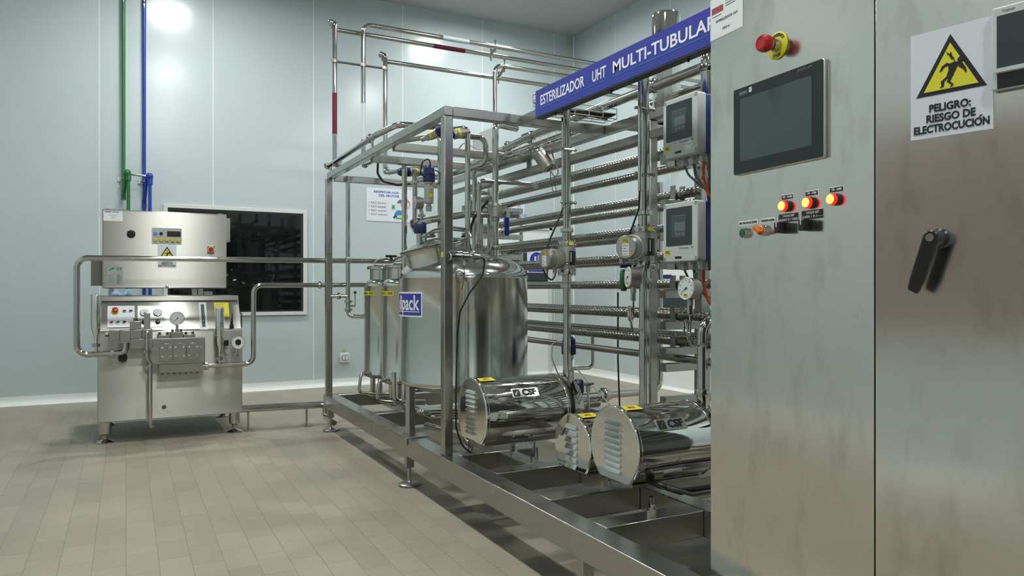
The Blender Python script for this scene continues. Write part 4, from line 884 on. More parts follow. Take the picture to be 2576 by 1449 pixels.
MB().lathe((1.986, 4.0, 1.585), Z, [(.024, -.055), (.026, -.05), (.026, -.035), (.036, -.028), (.036, .028), (.026, .035), (.026, .05), (.024, .055)], 22).build('ball_valve_body', M['cast'], fd)
MB().cyl((2.01, 3.98, 1.585), (2.045, 3.955, 1.585), .010, n=10).box((2.025, 3.93, 1.55), (2.05, 3.965, 1.585)).build('valve_spindle', M['pipe'], fd)
MB().rrect(FR((2.032, 3.938, 0), X), -.014, 1.44, .014, 1.555, .010, -.006, .006).build('lever', M['handleblue'], fd, bevel=.002)
sp = pipe('cooling_coil', 'narrow hairpin pipe behind the ball valve', [(2.06, 4.35, 1.38), (2.06, 4.35, 1.66), (2.11, 4.35, 1.66), (2.11, 4.35, 1.36), (2.0, 4.33, 1.355), (1.92, 4.30, 1.355)], .0095, .025)
# angled control valve on the product line above the tubes
pe = pipe('product_line', 'long sloping pipe with clamps running along the top beam to the right', [(2.30, 5.0, 2.05), (2.30, 4.15, 2.10), (2.36, 3.6, 2.135), (2.36, 1.75, 2.15)], .0245, .08, n=20)
for y, x in ((4.45, 2.30), (2.95, 2.36)): MB().clamp((x, y, 2.085 if y > 4 else 2.142), Y, .025, (0, 0, 1)).build('pipe_clamp', M['pipe'], pe)
MB().lathe((2.30, 4.15, 2.10), Y, [(.025, -.06), (.032, -.05), (.032, .05), (.025, .06)], 22).build('valve_tee', M['pipe'], pe)
av = thing('angle_valve', 'grey cylinder valve actuator hanging at an angle from the product line', 'valve', (2.32, 4.05, 1.92))
a0, a1 = V((2.30, 4.17, 2.10)), V((2.395, 4.06, 1.90)); d = (a1-a0).normalized()
MB().lathe(a0, d, [(.016, 0), (.018, .09), (.034, .10), (.044, .115), (.045, .12), (.045, .215), (.0455, .217), (.0455, .222), (.045, .224), (.045, .255), (.038, .262), (.026, .262), (.026, .25), (0, .25)], 30).build('actuator', M['cast'], av)
e = a0+d*.27
MB().tube([e, e+V((.02, -.02, -.05)), e+V((.045, -.03, -.02)), e+V((.03, .02, .10)), e+V((.06, .10, .16))], .005, .03, 8).build('signal_cable', M['cablew'], av)
MB().tube([e, e+V((-.01, -.02, -.06)), e+V((.0, -.03, -.14)), e+V((.025, -.03, -.14)), e+V((.02, -.02, -.04))], .0025, .02, 8).build('cable_loop', M['cabled'], av)
# wire baskets with their cables
def basket(label, p, q, wd, ht, side, cables, cmat):
    p, q = V(p), V(q); d = (q-p); L = d.length; d.normalize(); s = V(side).normalized(); t = thing('wire_basket_tray', label, 'cable tray', p, 'wire cable trays')
    m = MB(); n = max(2, int(L/.09))
    for i in range(n+1):
        c = p + d*(L*i/n); m.tube([c+V((0, 0, ht)), c, c+s*wd, c+s*wd+V((0, 0, ht))], .0024, 0, 6)
    for off in (V((0, 0, ht)), V((0, 0, ht*.5)), V((0, 0, 0)), s*wd*.5, s*wd, s*wd+V((0, 0, ht*.5)), s*wd+V((0, 0, ht))): m.tube([p+off, q+off], .0024, 0, 6)
    m.build('basket', M['wire'], t)
    rr = random.Random(3)
    for k in range(cables):
        o = s*(wd*(.15+.7*k/max(1, cables-1)))+V((0, 0, .014)); pts = [p+o+d*(L*j/8)+V((rr.uniform(-.006, .006), rr.uniform(-.006, .006), rr.uniform(0, .016))) for j in range(9)]
        tag(MB().tube(pts, .0065, .03, 8).build('tray_cable', M[cmat]), '%s cables lying in %s' % ('black' if cmat == 'cable' else 'pale grey', 'the tray on the front top beam' if cmat == 'cable' else 'the tray beside the product line'), 'cable', 'black cables in the front tray' if cmat == 'cable' else 'grey cables in the long tray')
basket('wire basket tray on the front top beam with black cables', (1.93, 3.30, 2.05), (2.38, 3.30, 2.05), .11, .055, Y, 5, 'cable')
basket('long wire basket tray beside the product line with pale cables', (2.20, 5.0, 1.985), (2.20, 3.55, 1.985), .09, .05, X, 4, 'cablew')
basket('short wire basket tray poking out left of the blue sign', (1.955, 3.48, 2.11), (1.955, 2.6, 2.11), .08, .06, X, 2, 'cablew')
tag(MB().box((2.30, 4.66, 2.06), (2.34, 5.02, 2.27)).build('junction_box', M['encl'], bevel=.004), 'flat grey junction box behind the u bend pipe', 'box')
# ================================================================== overhead supply pipes and vessel
def ovh(label, x, y, zt, x1, zb, first, band=None, bb=None):
    pts = ([(x, y, zb), (x, y, zt), (x, y+.09, zt-.05), (x1, y+.09, zt-.05)] if first else [(x, y, zb), (x, y, zt), (x1, y, zt)])
    p = pipe('overhead_pipe', label, pts, .0185, .045 if first else .07, n=18)
    if first: MB().ball((x-.012, y+.06, zt-.012), .027, 14, 8).build('elbow_cap', M['pipe'], p)
    return p
p = ovh('tallest overhead pipe, far left, with maroon bands', 1.449, 5.75, 3.235, 5.395, 2.11, True)
MB().cyl((1.449, 5.75, 2.335), (1.449, 5.75, 2.655), .0192, n=20).build('colour_band', M['maroon'], p); MB().cyl((2.31, 5.84, 3.185), (2.60, 5.84, 3.185), .0192, n=20).build('colour_band', M['maroon'], p)
MB().tube([(1.449, 5.75, 2.14), (1.449, 5.75, 2.09), (1.449, 5.60, 2.09)], .0185, .03).clamp((1.449, 5.68, 2.09), Y, .0195, (-1, 0, 0)).build('lower_elbow', M['pipe'], p)
p = ovh('overhead pipe second from left, with white bands', 1.678, 5.75, 3.235, 5.395, 2.12, False)
MB().cyl((1.678, 5.75, 2.31), (1.678, 5.75, 2.60), .0192, n=20).build('colour_band', M['band'], p); MB().cyl((2.36, 5.75, 3.235), (2.60, 5.75, 3.235), .0192, n=20).build('colour_band', M['band'], p)
MB().tube([(1.678, 5.75, 2.15), (1.678, 5.75, 2.105), (1.678, 5.25, 2.10)], .0185, .035).clamp((1.678, 5.70, 2.105), Y, .0195, (0, 0, 1)).build('lower_elbow', M['pipe'], p)
p = ovh('overhead pipe third from left, bare and lower', 1.859, 5.75, 3.042, 5.395, 2.10, True)
MB().tube([(1.859, 5.75, 2.12), (1.859, 5.75, 2.08), (1.86, 5.66, 2.05), (1.95, 5.1, 2.02)], .0185, .035).clamp((1.859, 5.72, 2.07), Y, .0195, (0, 0, 1)).build('lower_elbow', M['pipe'], p)
p = ovh('overhead pipe rising alone behind the front top beam', 2.835, 5.72, 3.065, 5.395, 1.9, False)
tr = tag(MB().cyl((1.449, 5.752, 2.905), (1.859, 5.752, 2.905), .009, n=12).build('spacer_rod', M['dark']), 'slim rod tying the three left overhead pipes together', 'rod')
m = MB()
for x in (1.449, 1.678, 1.859): m = MB().lathe((x, 5.75, 2.905), Z, [(.0195, -.012), (.0225, -.010), (.0225, .010), (.0195, .012)], 18).box((x-.032, 5.72, 2.893), (x-.012, 5.735, 2.917)); m.build('rod_collar', M['frame'], tr)
for x, za, ya, yb_, nm in ((2.855, 3.235, 5.84, 5.75, 'upper'), (2.93, 3.065, 5.84, 5.72, 'lower')):
    m = MB(); t = thing('pipe_hanger', '%s pair of pipe clips bridging two overhead pipes' % nm, 'pipe clip', (x, 5.78, za-.03), 'overhead pipe clips')
    zr = za-.05 if nm == 'upper' else 2.992
    MB().bar((x, yb_-.02, za), (x, ya+.02, zr), .024, .008).build('bridge', M['frame'], t)
    for yy, za in ((ya, zr), (yb_, za)): MB().lathe((x, yy, za), X, [(.0195, -.012), (.0225, -.010), (.0225, .010), (.0195, .012)], 18).cyl((x, yy, za+.02), (x, yy, za+.05), .006, n=8).ball((x, yy, za+.052), .011, 10, 6).cyl((x, yy, za-.05), (x, yy, za-.02), .006, n=8).build('clip', M['pipe'], t)
vs = thing('flash_vessel', 'upright polished cylinder standing on the top beam behind the blue sign', 'vessel', (2.70, 3.28, Z1))
MB().lathe((2.68, 3.245, 0), Z, [(.0, 2.055), (.07, 2.055), (.079, 2.07), (.079, 2.640), (.074, 2.658), (.05, 2.668), (0, 2.670)], 40).build('shell', M['mirror'], vs)
MB().box((2.45, 3.18, Z1-.05), (2.80, 3.31, Z1+.008)).build('shelf_bracket', M['frame'], vs, bevel=.002)
tag(MB().box((2.50, 3.05, Z1-.05), (2.56, 3.11, 2.42)).box((2.44, 3.05, Z1-.05), (2.56, 3.11, Z1)).build('upper_post', M['frame'], bevel=.003), 'short square steel post standing beside the polished upright vessel', 'post')
t = pipe('sign_riser', 'thick pipe with clamped bend dropping behind the upper grey box', [(2.9, 2.55, 2.15), (2.30, 2.42, 2.15), (2.205, 2.40, 2.14), (2.205, 2.40, 1.2)], .028, .06, n=20)
MB().clamp((2.205, 2.40, 2.065), Z, .029, (-1, 0, 0)).build('pipe_clamp', M['pipe'], t)
pipe('cross_pipe', 'bright pipe running toward the bend near the cabinet top', [(2.40, 3.6, 2.155), (2.40, 2.45, 2.155)], .022)
pipe('cross_pipe', 'thinner bright pipe with a rounded end right of the square upper post', [(2.62, 3.3, 2.165), (2.62, 2.62, 2.165), (2.95, 2.60, 2.165)], .015, .04)
# pipes around the left end of the frame
G = pipe('rail_pipe', 'pipe lying along the left top beam and bending over it', [(1.432, 5.92, 2.10), (1.432, 4.62, 2.115), (1.52, 4.45, 2.16), (1.80, 4.40, 2.16)], .0195, .09)
MB().clamp((1.432, 4.75, 2.113), Y, .0205, (0, 0, 1)).build('pipe_clamp', M['pipe'], G); MB().clamp((1.432, 5.88, 2.10), Y, .0205, (-1, 0, 0)).build('pipe_clamp', M['pipe'], G)
MB().cyl((1.432, 4.70, 2.047), (1.432, 4.70, 2.10), .009, n=10).cyl((1.432, 5.80, 2.047), (1.432, 5.80, 2.09), .009, n=10).build('pipe_support', M['pipe'], G)
dp = pipe('dosing_pipe', 'vertical pipe with hand valve feeding the farther dosing tank', [(1.568, 5.80, 2.02), (1.568, 5.80, .90), (1.70, 5.72, .90)], .0175, .05)
MB().clamp((1.568, 5.80, 1.02), Z, .019, (1, 0, 0)).clamp((1.568, 5.80, .955), Z, .019, (1, 0, 0)).build('valve_clamp', M['pipe'], dp)
MB().cyl((1.44, 5.83, 1.063), (1.565, 5.80, 1.063), .016, n=16).clamp((1.50, 5.82, 1.063), X, .018, (0, 0, 1)).build('side_branch', M['pipe'], dp)
lv = MB().cyl((1.568, 5.80, .985), (1.62, 5.78, .985), .008, n=10).cyl((1.62, 5.78, .98), (1.62, 5.78, 1.085), .004, n=8).build('valve_lever', M['pipe'], dp); MB().ball((1.62, 5.78, 1.093), .012, 14, 8).build('lever_knob', M['black'], lv)
MB().lathe((1.568, 5.80, 1.352), Z, [(.0205, -.02), (.023, -.015), (.023, .015), (.0205, .02)], 18).build('pipe_clip', M['frame'], dp)
def inclined(name, label, p, d, L, r, hd):
    p, d = V(p), V(d).normalized(); t = thing(name, label, 'valve', p, 'pneumatic valves with navy heads')
    MB().lathe(p, d, [(r*.5, 0), (r*.55, L*.15), (r*.8, L*.18), (r*.8, L*.28), (r, L*.30), (r, L*.46), (r*.9, L*.48), (r, L*.50), (r, L*.6)], 24).build('actuator', M['cast'], t)
    MB().lathe(p, d, [(hd, L*.6), (hd*1.04, L*.63), (hd, L*.66), (hd*.95, L*.92), (hd*.6, L), (0, L)], 22).build('control_head', M['navy'], t)
    MB().lathe(p, d, [(r*1.02, L*.36), (r*1.02, L*.43)], 24).build('tag_band', M['label'], t)
    return t
inclined('tilted_valve', 'navy headed valve lying at an angle behind the round post', (1.92, 4.97, 1.955), (-.95, .02, -.03), .22, .03, .031)
inclined('tilted_valve', 'navy headed valve tucked under the left top beam near its corner', (1.52, 4.02, 1.985), (.40, -.75, .20), .22, .026, .032)
inclined('tilted_valve', 'steel valve body with hidden head right of the near post top', (1.80, 3.97, 2.055), (-.75, .10, -.22), .17, .03, .02)
dv = pipe('drop_tee', 'vertical pipe with union nut behind the round post', [(1.80, 4.9, 1.96), (1.80, 4.9, 1.52)], .0175)
MB().nut((1.80, 4.9, 1.87), Z, .033, .024).build('union_nut', M['pipe'], dv)
tag(MB().tube([(1.565, 5.0, 2.02), (1.56, 5.0, 1.93), (1.60, 5.0, 1.875), (1.70, 4.98, 1.855), (1.85, 4.95, 1.875)], .008, .05, 10).build('hanging_cable', M['cable']), 'thick black cable sagging under the top crossbeams', 'cable')
tag(MB().tube([(1.95, 4.02, 1.66), (1.90, 4.12, 1.56), (1.88, 4.15, 1.47), (1.85, 4.2, 1.44)], .009, .05, 10).build('hanging_cable', M['cable']), 'black cable curving down beside the near post over the tank', 'cable')
tag(MB().tube([(2.05, 5.0, 2.03), (2.10, 4.95, 2.075), (2.0, 4.5, 2.10), (2.1, 4.4, 2.03)], .004, .08, 8).build('hanging_cable', M['cablew']), 'thin pale cable arched over the top crossbeams', 'cable')
# pipes under the tanks
for k, (a, b, z) in enumerate(((1.56, 4.62, .335), (1.62, 4.55, .31))):
    pipe('tank_drain_pipe', ['upper', 'lower'][k] + ' of two horizontal drain pipes beneath the big tank', [(a+.1, b+.3, z), (a+.1, b-.2, z), (2.15, b-.42, z)], .018 - .003*k, .04)
pipe('tank_drain_pipe', 'curved drain pipe dropping between the small and big tanks', [(1.60, 4.75, .56), (1.60, 4.75, .36), (1.80, 4.70, .35)], .019, .05)
pipe('leg_pipe', 'bent pipe passing down through the base frame behind the tank leg', [(1.70, 4.42, .25), (1.78, 3.95, .25), (1.78, 3.95, .06)], .018, .05)
# small cables and fittings around the pumps
tag(MB().tube([(1.80, 2.34, .378), (1.80, 2.21, .372), (1.88, 2.19, .345), (2.05, 2.18, .345), (2.20, 2.20, .36)], .013, .03, 10).build('motor_cable', M['cable']), 'thick black motor cable under the foremost pump', 'cable')
tag(MB().tube([(1.82, 2.34, .372), (1.82, 2.175, .368), (1.90, 2.155, .340), (2.06, 2.15, .340), (2.22, 2.17, .352)], .008, .03, 8).build('motor_cable', M['cabled']), 'thinner dark grey cable tied beside the motor cable under the foremost pump', 'cable')
zt = tag(MB().tube([(2.02, 2.135, .375), (2.025, 2.125, .32), (2.04, 2.120, .26), (2.042, 2.118, .20)], .0035, .02, 6).build('cable_tie', M['cablew']), 'white cable tie tail hanging from the motor cable', 'cable tie')
tag(MB().tube([(2.20, 3.55, .83), (2.12, 3.55, .82), (2.10, 3.53, .74), (2.14, 3.50, .62)], .0035, .03, 8).build('valve_cable', M['cablew']), 'grey lead curving down from the navy head behind the first pump', 'cable')
tag(MB().tube([(2.24, 3.5, .68), (2.22, 3.3, .60), (2.19, 3.1, .53)], .0035, .03, 8).build('valve_cable', M['cablew']), 'straight grey lead slanting down to the floor frame behind the first pump', 'cable')
tp = thing('sampling_tap', 'small steel tap with cross handle and navy knob beside the first pump outlet', 'tap', (2.09, 3.12, .50))
MB().cyl((2.075, 3.12, .50), (2.075, 3.12, .60), .007, n=12).cyl((2.075, 3.12, .60), (2.075, 3.12, .632), .013, n=12).build('tap_stem', M['pipe'], tp)
MB().cyl((2.045, 3.12, .638), (2.105, 3.12, .638), .006, n=10).build('cross_handle', M['pipe'], tp)
MB().lathe((2.10, 3.25, .57), Z, [(.02, 0), (.03, .01), (.03, .06), (.02, .075), (0, .076)], 16).build('knob', M['navy'], tp)
# ================================================================== pressure transmitter on the near post
tr = thing('pressure_transmitter', 'steel pressure transmitter sticking out from the near square post', 'transmitter', (1.50, 3.41, 1.25))
q = V((1.445, 3.415, 1.285))
MB().lathe(q, X, [(.020, -.012), (.024, -.010), (.027, .0), (.027, .028), (.025, .030), (.025, .05), (.027, .052), (.027, .06), (.022, .065), (.022, .095), (.016, .10), (.016, .115), (.030, .117), (.030, .128), (.016, .13), (.012, .16)], 30).build('body', M['pipe'], tr)
MB().lathe(q, X, [(.019, -.0125), (.019, -.014), (0, -.014)], 24).build('window', M['panel'], tr)
MB().cyl(q+V((.072, 0, -.02)), q+V((.072, 0, -.045)), .010, n=8).build('cable_gland', M['gland'], tr)
MB().box((1.465, 3.42, 1.275), (1.485, 3.443, 1.30)).build('bracket', M['frame'], tr)
tag(MB().tube([q+V((.16, 0, 0)), q+V((.185, -.01, -.01)), q+V((.175, -.01, -.09)), q+V((.10, 0, -.19)), q+V((.050, .0, -.28)), q+V((.036, .0, -.40)), (1.478, 3.425, .60), (1.478, 3.425, .42), (1.50, 3.40, .33), (1.53, 3.36, .30)], .0048, .07, 10).build('transmitter_cable', M['cable']), 'black cable drooping from the transmitter and down the near square post', 'cable')
tag(MB().tube([q+V((.072, 0, -.045)), q+V((.075, 0, -.10)), q+V((.05, 0, -.14)), q+V((.03, .0, -.12)), q+V((.028, 0, -.08)), q+V((.055, 0, -.07)), q+V((.078, 0, -.10)), q+V((.06, 0, -.17))], .0032, .03, 8).build('transmitter_cable', M['cabled']), 'coiled grey cable hanging below the transmitter on the near post', 'cable')
tag(MB().box((1.4185, 3.455, 1.283), (1.4209, 3.475, 1.308)).build('tag_sticker', M['label']), 'tiny yellow tag stuck on the near post beside the transmitter', 'sticker')
pipe('tank_side_pipe', 'slim vertical pipe close behind the near post in front of the tank', [(1.62, 3.60, .34), (1.62, 3.60, 1.16)], .010)
# ================================================================== blue sign
SN = FR((1.862, 3.27, 0), -Y)
s = thing('machine_sign', 'long blue sign lettered ESTERILIZADOR UHT MULTI-TUBULAR above the machine', 'sign', (1.86, 2.6, 1.99))
MB().rect(SN, -.006, 1.996, 1.60, 2.132, -.003, .006).build('board', M['blue'], s, bevel=.001)
MB().rect(SN, -.006, 1.990, 1.60, 1.996, -.04, .005).build('lower_edge', M['rubber'], s)
for a in (.15, .62, 1.12): MB().cyl(SN.pt(a, 1.990, -.02), SN.pt(a, 1.978, -.02), .005, n=8).build('fixing_bolt', M['black'], s)
WRD = (('ESTERILIZADOR', .045, .447), ('UHT', .512, .618), ('MULTI-TUBULAR', .670, 1.30))
for tx, a0, a1 in WRD:
    o = text(tx, SN, a0, 2.070, .070, M['lt'], s, .0068, 'LEFT', .0012, 1.0)
    org = V(s.location); xs = [(v.co+org-SN.o).dot(SN.u) for v in o.data.vertices]; k = (a1-a0)/(max(xs)-min(xs)); x0 = min(xs)
    for v in o.data.vertices: v.co += SN.u*((((v.co+org-SN.o).dot(SN.u))-x0)*k + a0 - ((v.co+org-SN.o).dot(SN.u)))
for a0, a1 in ((.045, .618), (.670, 1.30)): MB().rect(SN, a0, 2.032, a1, 2.0345, .006, .0072).build('underline', M['sky'], s)
# ================================================================== wall mount transmitters
TF = FR((2.05, 2.504, 0), -Y)
def xmit(label, z0, tagtxt, sticker):
    z1 = z0+.249; W = .218
    t = thing('transmitter_box', label, 'transmitter', (2.11, 2.395, z0), 'grey transmitter boxes')
    MB().rrect(TF, 0, z0, W, z1, .012, -.045, 0).build('housing', M['encl'], t, bevel=.004)
    MB().rrect(TF, .004, z0+.004, W-.004, z1-.002, .012, -.095, -.045).build('rear_housing', M['enclblue'], t, bevel=.003)
    for a, b in ((.012, .012), (W-.012, .012), (.012, .237), (W-.012, .237)): MB().lathe(TF.pt(a, z0+b, -.001), TF.n, [(.0075, 0), (.0075, .0015), (.005, .0018), (.004, .0005), (0, .0005)], 16).build('cover_screw', M['dark'], t)
    pn = MB().rrect(TF, .022, z0+.068, W-.035, z0+.228, .003, -.001, .0012).build('front_panel', M['panel'], t)
    MB().rrect(TF, .060, z0+.103, .150, z0+.195, .003, .0012, .003).build('display_rim', M['lcd'], pn)
    MB().rrect(TF, .0625, z0+.1055, .1475, z0+.1925, .002, .003, .0036).build('display_window', M['screen'], pn)
    MB().rect(TF, .078, z0+.128, .145, z0+.165, .0036, .0042).build('display', M['lcd'], pn)
    for i in range(3): MB().rrect(TF, .084+.021*i, z0+.109, .100+.021*i, z0+.124, .001, .0036, .0044).build('touch_key', M['lcd'], pn)
    MB().rect(TF, .015, z0+.028, .047, z0+.053, 0, .0008).build('tag_sticker', M['label'], t); text(tagtxt, TF, .031, z0+.0405, .02, M['bk'], t, .0012, 'CENTER', .0002, .9)
    text('Endress+Hauser', TF, .135, z0+.057, .0085, M['gy'], t, .001, 'CENTER', .0001)
    MB().rrect(TF, .178, z0+.054, .190, z0+.061, .001, 0, .0007).build('maker_mark', M['gy'], t)
    MB().rect(TF, .078, z0+.013, .118, z0+.023, 0, .001).build('slot_plate', M['black'], t)
    if sticker: w = MB().rect(TF, .142, z0+.018, .185, z0+.052, 0, .0008).build('data_sticker', M['paper'], t); MB().rect(TF, .149, z0+.042, .178, z0+.044, .0008, .0012).rect(TF, .149, z0+.038, .178, z0+.039, .0008, .0012).build('print_line', M['gy'], w)
    for i in range(3):
        a = .075+.058*i; MB().cyl(TF.pt(a, z0-.001, -.055), TF.pt(a, z0-.016, -.05), .014, n=20).cyl(TF.pt(a, z0-.012, -.055), TF.pt(a, z0-.034, -.055), .0165, n=6).build('cable_gland', M['gland'], t)
    MB().rect(TF, -.01, z0-.03, .04, z0-.004, -.09, -.03).build('mounting_bracket', M['frame'], t, bevel=.002)
    MB().rect(TF, .10, z0+.1, .13, z0+.13, -.25, -.095).build('rear_arm', M['frame'], t)
    return t
xmit('upper grey transmitter box tagged F01, its white data sticker at bottom right', 1.676, 'F01', True)
xmit('lower grey transmitter box tagged F02 above the white dial gauge', 1.234, 'F02', False)
for z0, nm in ((1.642, 'upper'), (1.20, 'lower')):
    b = TF.pt(.075, z0, -.055); tag(MB().tube([b, b+V((.005, -.02, -.04)), b+V((.02, -.09, -.10)), b+V((.05, -.17, -.14)), b+V((.1, -.25, -.15))], .005, .05, 8).build('gland_cable', M['cabled']), 'grey cable leaving the left gland of the %s transmitter box' % nm, 'cable')
    b = TF.pt(.133, z0, -.055); tag(MB().tube([b, b+V((0, -.01, -.05)), b+V((.02, -.06, -.12)), b+V((.05, -.14, -.17)), b+V((.1, -.25, -.18))], .006, .05, 8).build('gland_cable', M['cabled']), 'grey cable leaving the middle gland of the %s transmitter box' % nm, 'cable')
    b = TF.pt(.191, z0, -.055); o = tag(MB().tube([b, b+V((.0, 0, -.06)), b+V((.01, -.015, -.13)), b+V((.04, -.06, -.18)), b+V((.1, -.2, -.20))], .0065, .05, 8).build('gland_cable', M['cableo']), 'orange cable leaving the right gland of the %s transmitter box' % nm, 'cable')
    if nm == 'lower': tag(MB().rrect(TF, .138, z0-.03, .158, z0-.014, .003, -.05, -.045).build('cable_tag', M['greenlt']), 'green tag on the middle cable under the lower transmitter box', 'tag')
    else: tag(MB().ring(TF.pt(.125, z0-.03, -.10), (.9, -.3, .4), .042, .006, 26, 8).build('cable_coil', M['white']), 'white cable coil hanging under the upper transmitter box', 'cable')
# ================================================================== control cabinet
A = V((1.531, 1.653, 0)); du = V((-.068, -.998, 0)).normalized(); B = V((1.4924, 1.0866, 0)); dv = V((.185, -.983, 0)).normalized()
CP = FR(A, du); DP = FR(B, dv)
cc = thing('control_cabinet', 'tall stainless control cabinet with touch screen and buttons at the right edge', 'cabinet', (1.75, 1.2, .2775))
E_ = B + dv*.62; bk = V((.95, 0, 0)); top = 2.32; z0 = .288
def wallprism(pts, za, zb, name, par, mat='cab', bv=.003): 
    n = len(pts); m = MB().add([V((p.x, p.y, za)) for p in pts] + [V((p.x, p.y, zb)) for p in pts], [tuple(reversed(range(n))), tuple(range(n, 2*n))] + [(i, (i+1) % n, n+(i+1) % n, n+i) for i in range(n)])
    return m.build(name, M[mat], par, bevel=bv)
off = V((.004, 0, 0))
wallprism([A+off*3, B+off*3+V((0, .003, 0)), E_+off*3, E_+bk, V((A.x+.93, A.y, 0))], z0, top, 'body', cc, 'cabshade')
Bm = B - du*.0015
wallprism([A, Bm, Bm+off*2.5, A+off*2.5], z0, top, 'front_panel', cc, bv=.0015)
Bp = B + dv*.0015
wallprism([Bp, E_, E_+off*2.5, Bp+off*2.5], z0, top, 'door', cc, bv=.0015)
for px_, py_ in ((1.58, 1.60), (2.30, 1.60), (1.56, .70)): MB().box((px_-.03, py_-.02, ZT), (px_+.03, py_+.02, z0)).build('base_pad', M['frame'], cc)
def cadd(m, name, mat, par=cc, **k): return m.build(name, M[mat], par, **k)
# asset sheet and blue strip
sh = cadd(MB().rect(CP, .001, 1.851, .140, 1.972, .0003, .0013), 'asset_sheet', 'paper')
cadd(MB().rect(CP, .008, 1.925, .058, 1.943, .0013, .0017), 'sheet_logo', 'redtxt', sh)
for a, b, l in ((.068, 1.962, .06), (.068, 1.955, .066), (.068, 1.948, .05), (.068, 1.941, .062), (.068, 1.934, .04), (.010, 1.917, .04)): cadd(MB().rect(CP, a, b-.0014, a+l, b+.0014, .0013, .0017), 'print_line', 'gy', sh)
text('ESTERILIZADOR UHT', CP, .073, 1.900, .0098, M['bk'], sh, .0018); text('ITEM 4.1', CP, .072, 1.872, .0098, M['bk'], sh, .0018)
cadd(MB().rect(CP, .0, 1.980, .16, 2.03, .0003, .003), 'blue_strip', 'blue')
# emergency stop
e0 = CP.pt(.272, 1.757, 0); es = cadd(MB().lathe(e0, CP.n, [(.0345, 0), (.036, .001), (.036, .003), (.034, .0042), (.0155, .0042)], 40), 'stop_legend_ring', 'label')
for tx, r_, mid, fl in (('EMERGENCY', .0275, 90, 1), ('STOP', .0275, 270, -1)):
    for i, ch in enumerate(tx):
        st = 13.5 if fl == 1 else 15; t = radians(mid + fl*(-(i-(len(tx)-1)/2)*st)) if fl == 1 else radians(mid + (i-(len(tx)-1)/2)*st)
        text(ch, CP, .272+cos(t)*r_, 1.757+sin(t)*r_, .0105, M['bk'], es, .0047, 'CENTER', .0004, rot=(t-pi/2) if fl == 1 else (t+pi/2))
cadd(MB().lathe(e0, CP.n, [(.0165, .004), (.0165, .014), (.015, .015), (.015, .022), (.012, .023), (.012, .034)], 30), 'stop_collar', 'pipe', es)
cadd(MB().lathe(e0, CP.n, [(.012, .030), (.020, .034), (.0225, .040), (.0225, .050), (.0205, .057), (.016, .060), (.0155, .0585), (0, .0585)], 32), 'stop_button', 'red', es)
# touch screen
hm = cadd(MB().rrect(CP, .1135, 1.4375, .4345, 1.6785, .006, .0, .011), 'touch_screen', 'alu', bevel=.003)
cadd(MB().rrect(CP, .1155, 1.4395, .4325, 1.6765, .005, .011, .0125), 'bezel', 'hmi', hm)
cadd(MB().rect(CP, .1415, 1.473, .3975, 1.646, .0125, .0129), 'display', 'screen', hm)
cadd(MB().rect(CP, .138, 1.6555, .171, 1.6655, .0125, .0129), 'badge', 'teal', hm); text('SIEMENS', CP, .1545, 1.6605, .0085, M['gy'], hm, .0133, 'CENTER', .0002, .85)
text('SIMATIC HMI', CP, .375, 1.6675, .0085, M['gy'], hm, .0130, 'CENTER')
cadd(MB().rrect(CP, .177, 1.657, .188, 1.670, .0015, .0125, .0131), 'tap_badge', 'paper', hm); text('N', CP, .1825, 1.6635, .0075, M['gy'], hm, .0134)
# lamps
for a, tx in ((.3036, 'TM - 10.000'), (.3842, 'TM - 7.000'), (.4600, 'TM - 2.000')):
    l = cadd(MB().lathe(CP.pt(a, 1.3335, 0), CP.n, [(.0150, 0), (.0150, .004), (.0142, .005), (.0142, .010)], 30), 'indicator_lamp', 'black')
    cadd(MB().lathe(CP.pt(a, 1.3335, 0), CP.n, [(.0140, .006), (.0140, .016), (.0128, .0185), (.0112, .019)], 30), 'lens_rim', 'lampring', l)
    cadd(MB().lathe(CP.pt(a, 1.3335, 0), CP.n, [(.0112, .018), (.0112, .0195), (.006, .0205), (0, .0208)], 26), 'lens', 'lamp', l)
    w_ = .0205; lb = cadd(MB().rect(CP, a-w_+.003, 1.3515, a+w_+.004, 1.3645, 0, .0008), 'lamp_label', 'lt'); cadd(MB().rect(CP, a-w_+.0035, 1.352, a+w_+.0015, 1.3625, .0008, .0012), 'label_field', 'bk', lb); text(tx, CP, a+.0025, 1.3573, .0078, M['lt'], lb, .0015, 'CENTER', .0001, .85)
# buttons and selectors
for a, s_ in ((.1516, 'green'),):
    g_ = cadd(MB().lathe(CP.pt(a, 1.2745, 0), CP.n, [(.0145, 0), (.0145, .003), (.0138, .004), (.0138, .011), (.012, .0125)], 30), 'push_button', 'pipe'); cadd(MB().lathe(CP.pt(a, 1.2745, 0), CP.n, [(.0118, .0115), (.0118, .014), (0, .0146)], 26), 'button_cap', s_, g_)
g_ = cadd(MB().lathe(CP.pt(.2225, 1.2765, 0), CP.n, [(.0150, 0), (.0150, .003), (.0142, .004), (.0142, .012), (.013, .013)], 30), 'selector_switch', 'pipe')
k_ = MB().lathe(CP.pt(.2225, 1.2765, 0), CP.n, [(.0125, .012), (.0125, .016), (.011, .018), (0, .018)], 24); KF = FR(CP.pt(.2225, 1.2765, .0), (CP.u*.80 + V(Z)*-.6), (CP.u*.6 + V(Z)*.80)); k_.prism(KF, [(-.0145, -.004), (-.0155, 0), (-.0145, .004), (.011, .004), (.011, -.004)], .015, .030); cadd(k_, 'selector_knob', 'orange', g_)
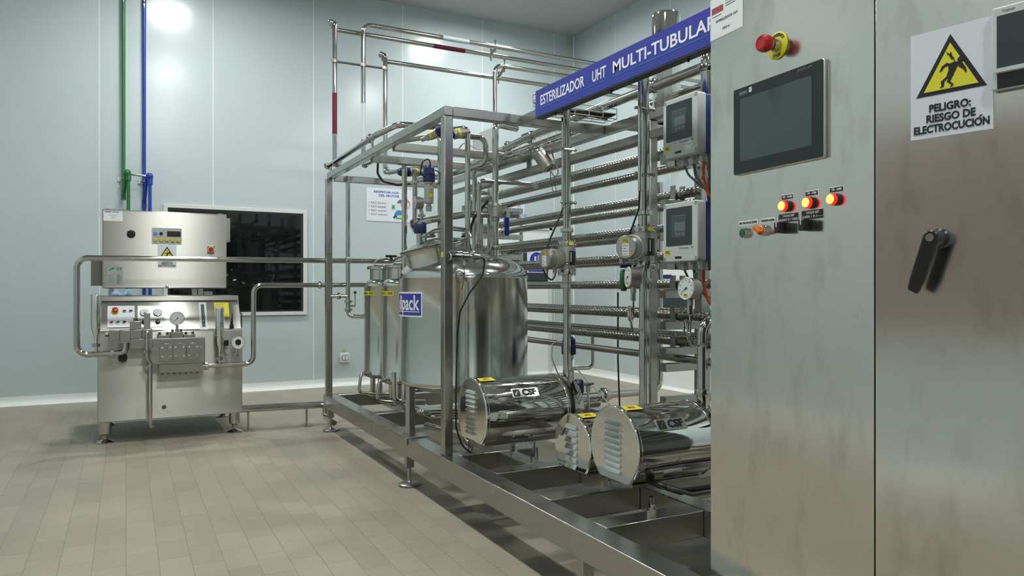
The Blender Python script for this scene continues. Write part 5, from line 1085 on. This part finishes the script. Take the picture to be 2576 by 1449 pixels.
for a in (.3008, .3829):
    g_ = cadd(MB().lathe(CP.pt(a, 1.2775, 0), CP.n, [(.0150, 0), (.0150, .010), (.0145, .012)], 28), 'selector_switch', 'black')
    cadd(MB().rrect(CP, a-.0085, 1.2635, a+.0085, 1.2915, .003, .010, .034), 'selector_handle', 'black', g_, bevel=.002); cadd(MB().rect(CP, a-.0012, 1.279, a+.0012, 1.2915, .034, .0346), 'pointer_line', 'lt', g_)
for tx, a0, b0, a1, b1, fld, col, sz in (('REACTIVACION DEL SISTEMA', .123, 1.296, .1985, 1.3095, None, 'bk', .0085), ('ENCENDIDO GENERAL', .2095, 1.296, .2640, 1.3095, None, 'bk', .0085), ('TANQUES UHT|10.000/ 0 / 7.000', .2745, 1.2915, .3445, 1.3155, 'bk', 'lt', .0085), ('TANQUES UHT|2.000 / 0 /-----', .3535, 1.2925, .4245, 1.317, 'bk', 'lt', .0085)):
    lb = cadd(MB().rect(CP, a0, b0, a1, b1, 0, .0008), 'switch_label', 'lt')
    if fld: cadd(MB().rect(CP, a0+.0005, b0+.001, a1-.0015, b1-.0012, .0008, .0012), 'label_field', fld, lb)
    ls = tx.split('|')
    for i, q_ in enumerate(ls): text(q_, CP, (a0+a1)/2, (b0+b1)/2 + (.0048-.0098*i if len(ls) > 1 else 0), sz, M[col], lb, .0015, 'CENTER', .0001, .72, fit=(a0+.003, a1-.003) if len(q_) > 15 else None)
# door furniture
warning(DP, .0785, 1.4406, .2365, 1.6668, cc, .0003, 'warning_sign')
hb = DP.pt(.137, 1.2262, 0)
hd = cadd(MB().lathe(hb, DP.n, [(.021, 0), (.021, .006), (.017, .010), (.016, .036)], 28), 'door_handle', 'black')
HF = FR(DP.pt(.137, 1.2262, .034), (DP.u*.954 + V(Z)*-.30), (DP.u*.30 + V(Z)*.954))
cadd(MB().prism(HF, [(.016*cos(radians(t)), .016*sin(radians(t))) for t in range(-10, 191, 20)] + [(-.0145, -.09), (-.012, -.116), (.009, -.120), (.0145, -.09)], 0, .016), 'lever', 'black', hd, bevel=.004)
cadd(MB().lathe(HF.pt(0, 0, .016), HF.n, [(.0085, 0), (.0085, .0016), (.004, .0018), (0, .0014)], 20), 'lock_barrel', 'pipe', hd)
rf = cadd(MB().rrect(DP, .2375, 1.512, .42, 1.676, .004, 0, .016), 'chart_recorder', 'encl', bevel=.003)
cadd(MB().rect(DP, .2475, 1.554, .41, 1.658, .016, .0166), 'recorder_screen', 'panel', rf); cadd(MB().rrect(DP, .244, 1.545, .412, 1.553, .003, .012, .024), 'recorder_ledge', 'encl', rf); cadd(MB().rect(DP, .248, 1.514, .41, 1.544, .016, .0166), 'recorder_flap', 'black', rf)
text('Ecograph', DP, .268, 1.6665, .006, M['gy'], rf, .0165, 'CENTER')
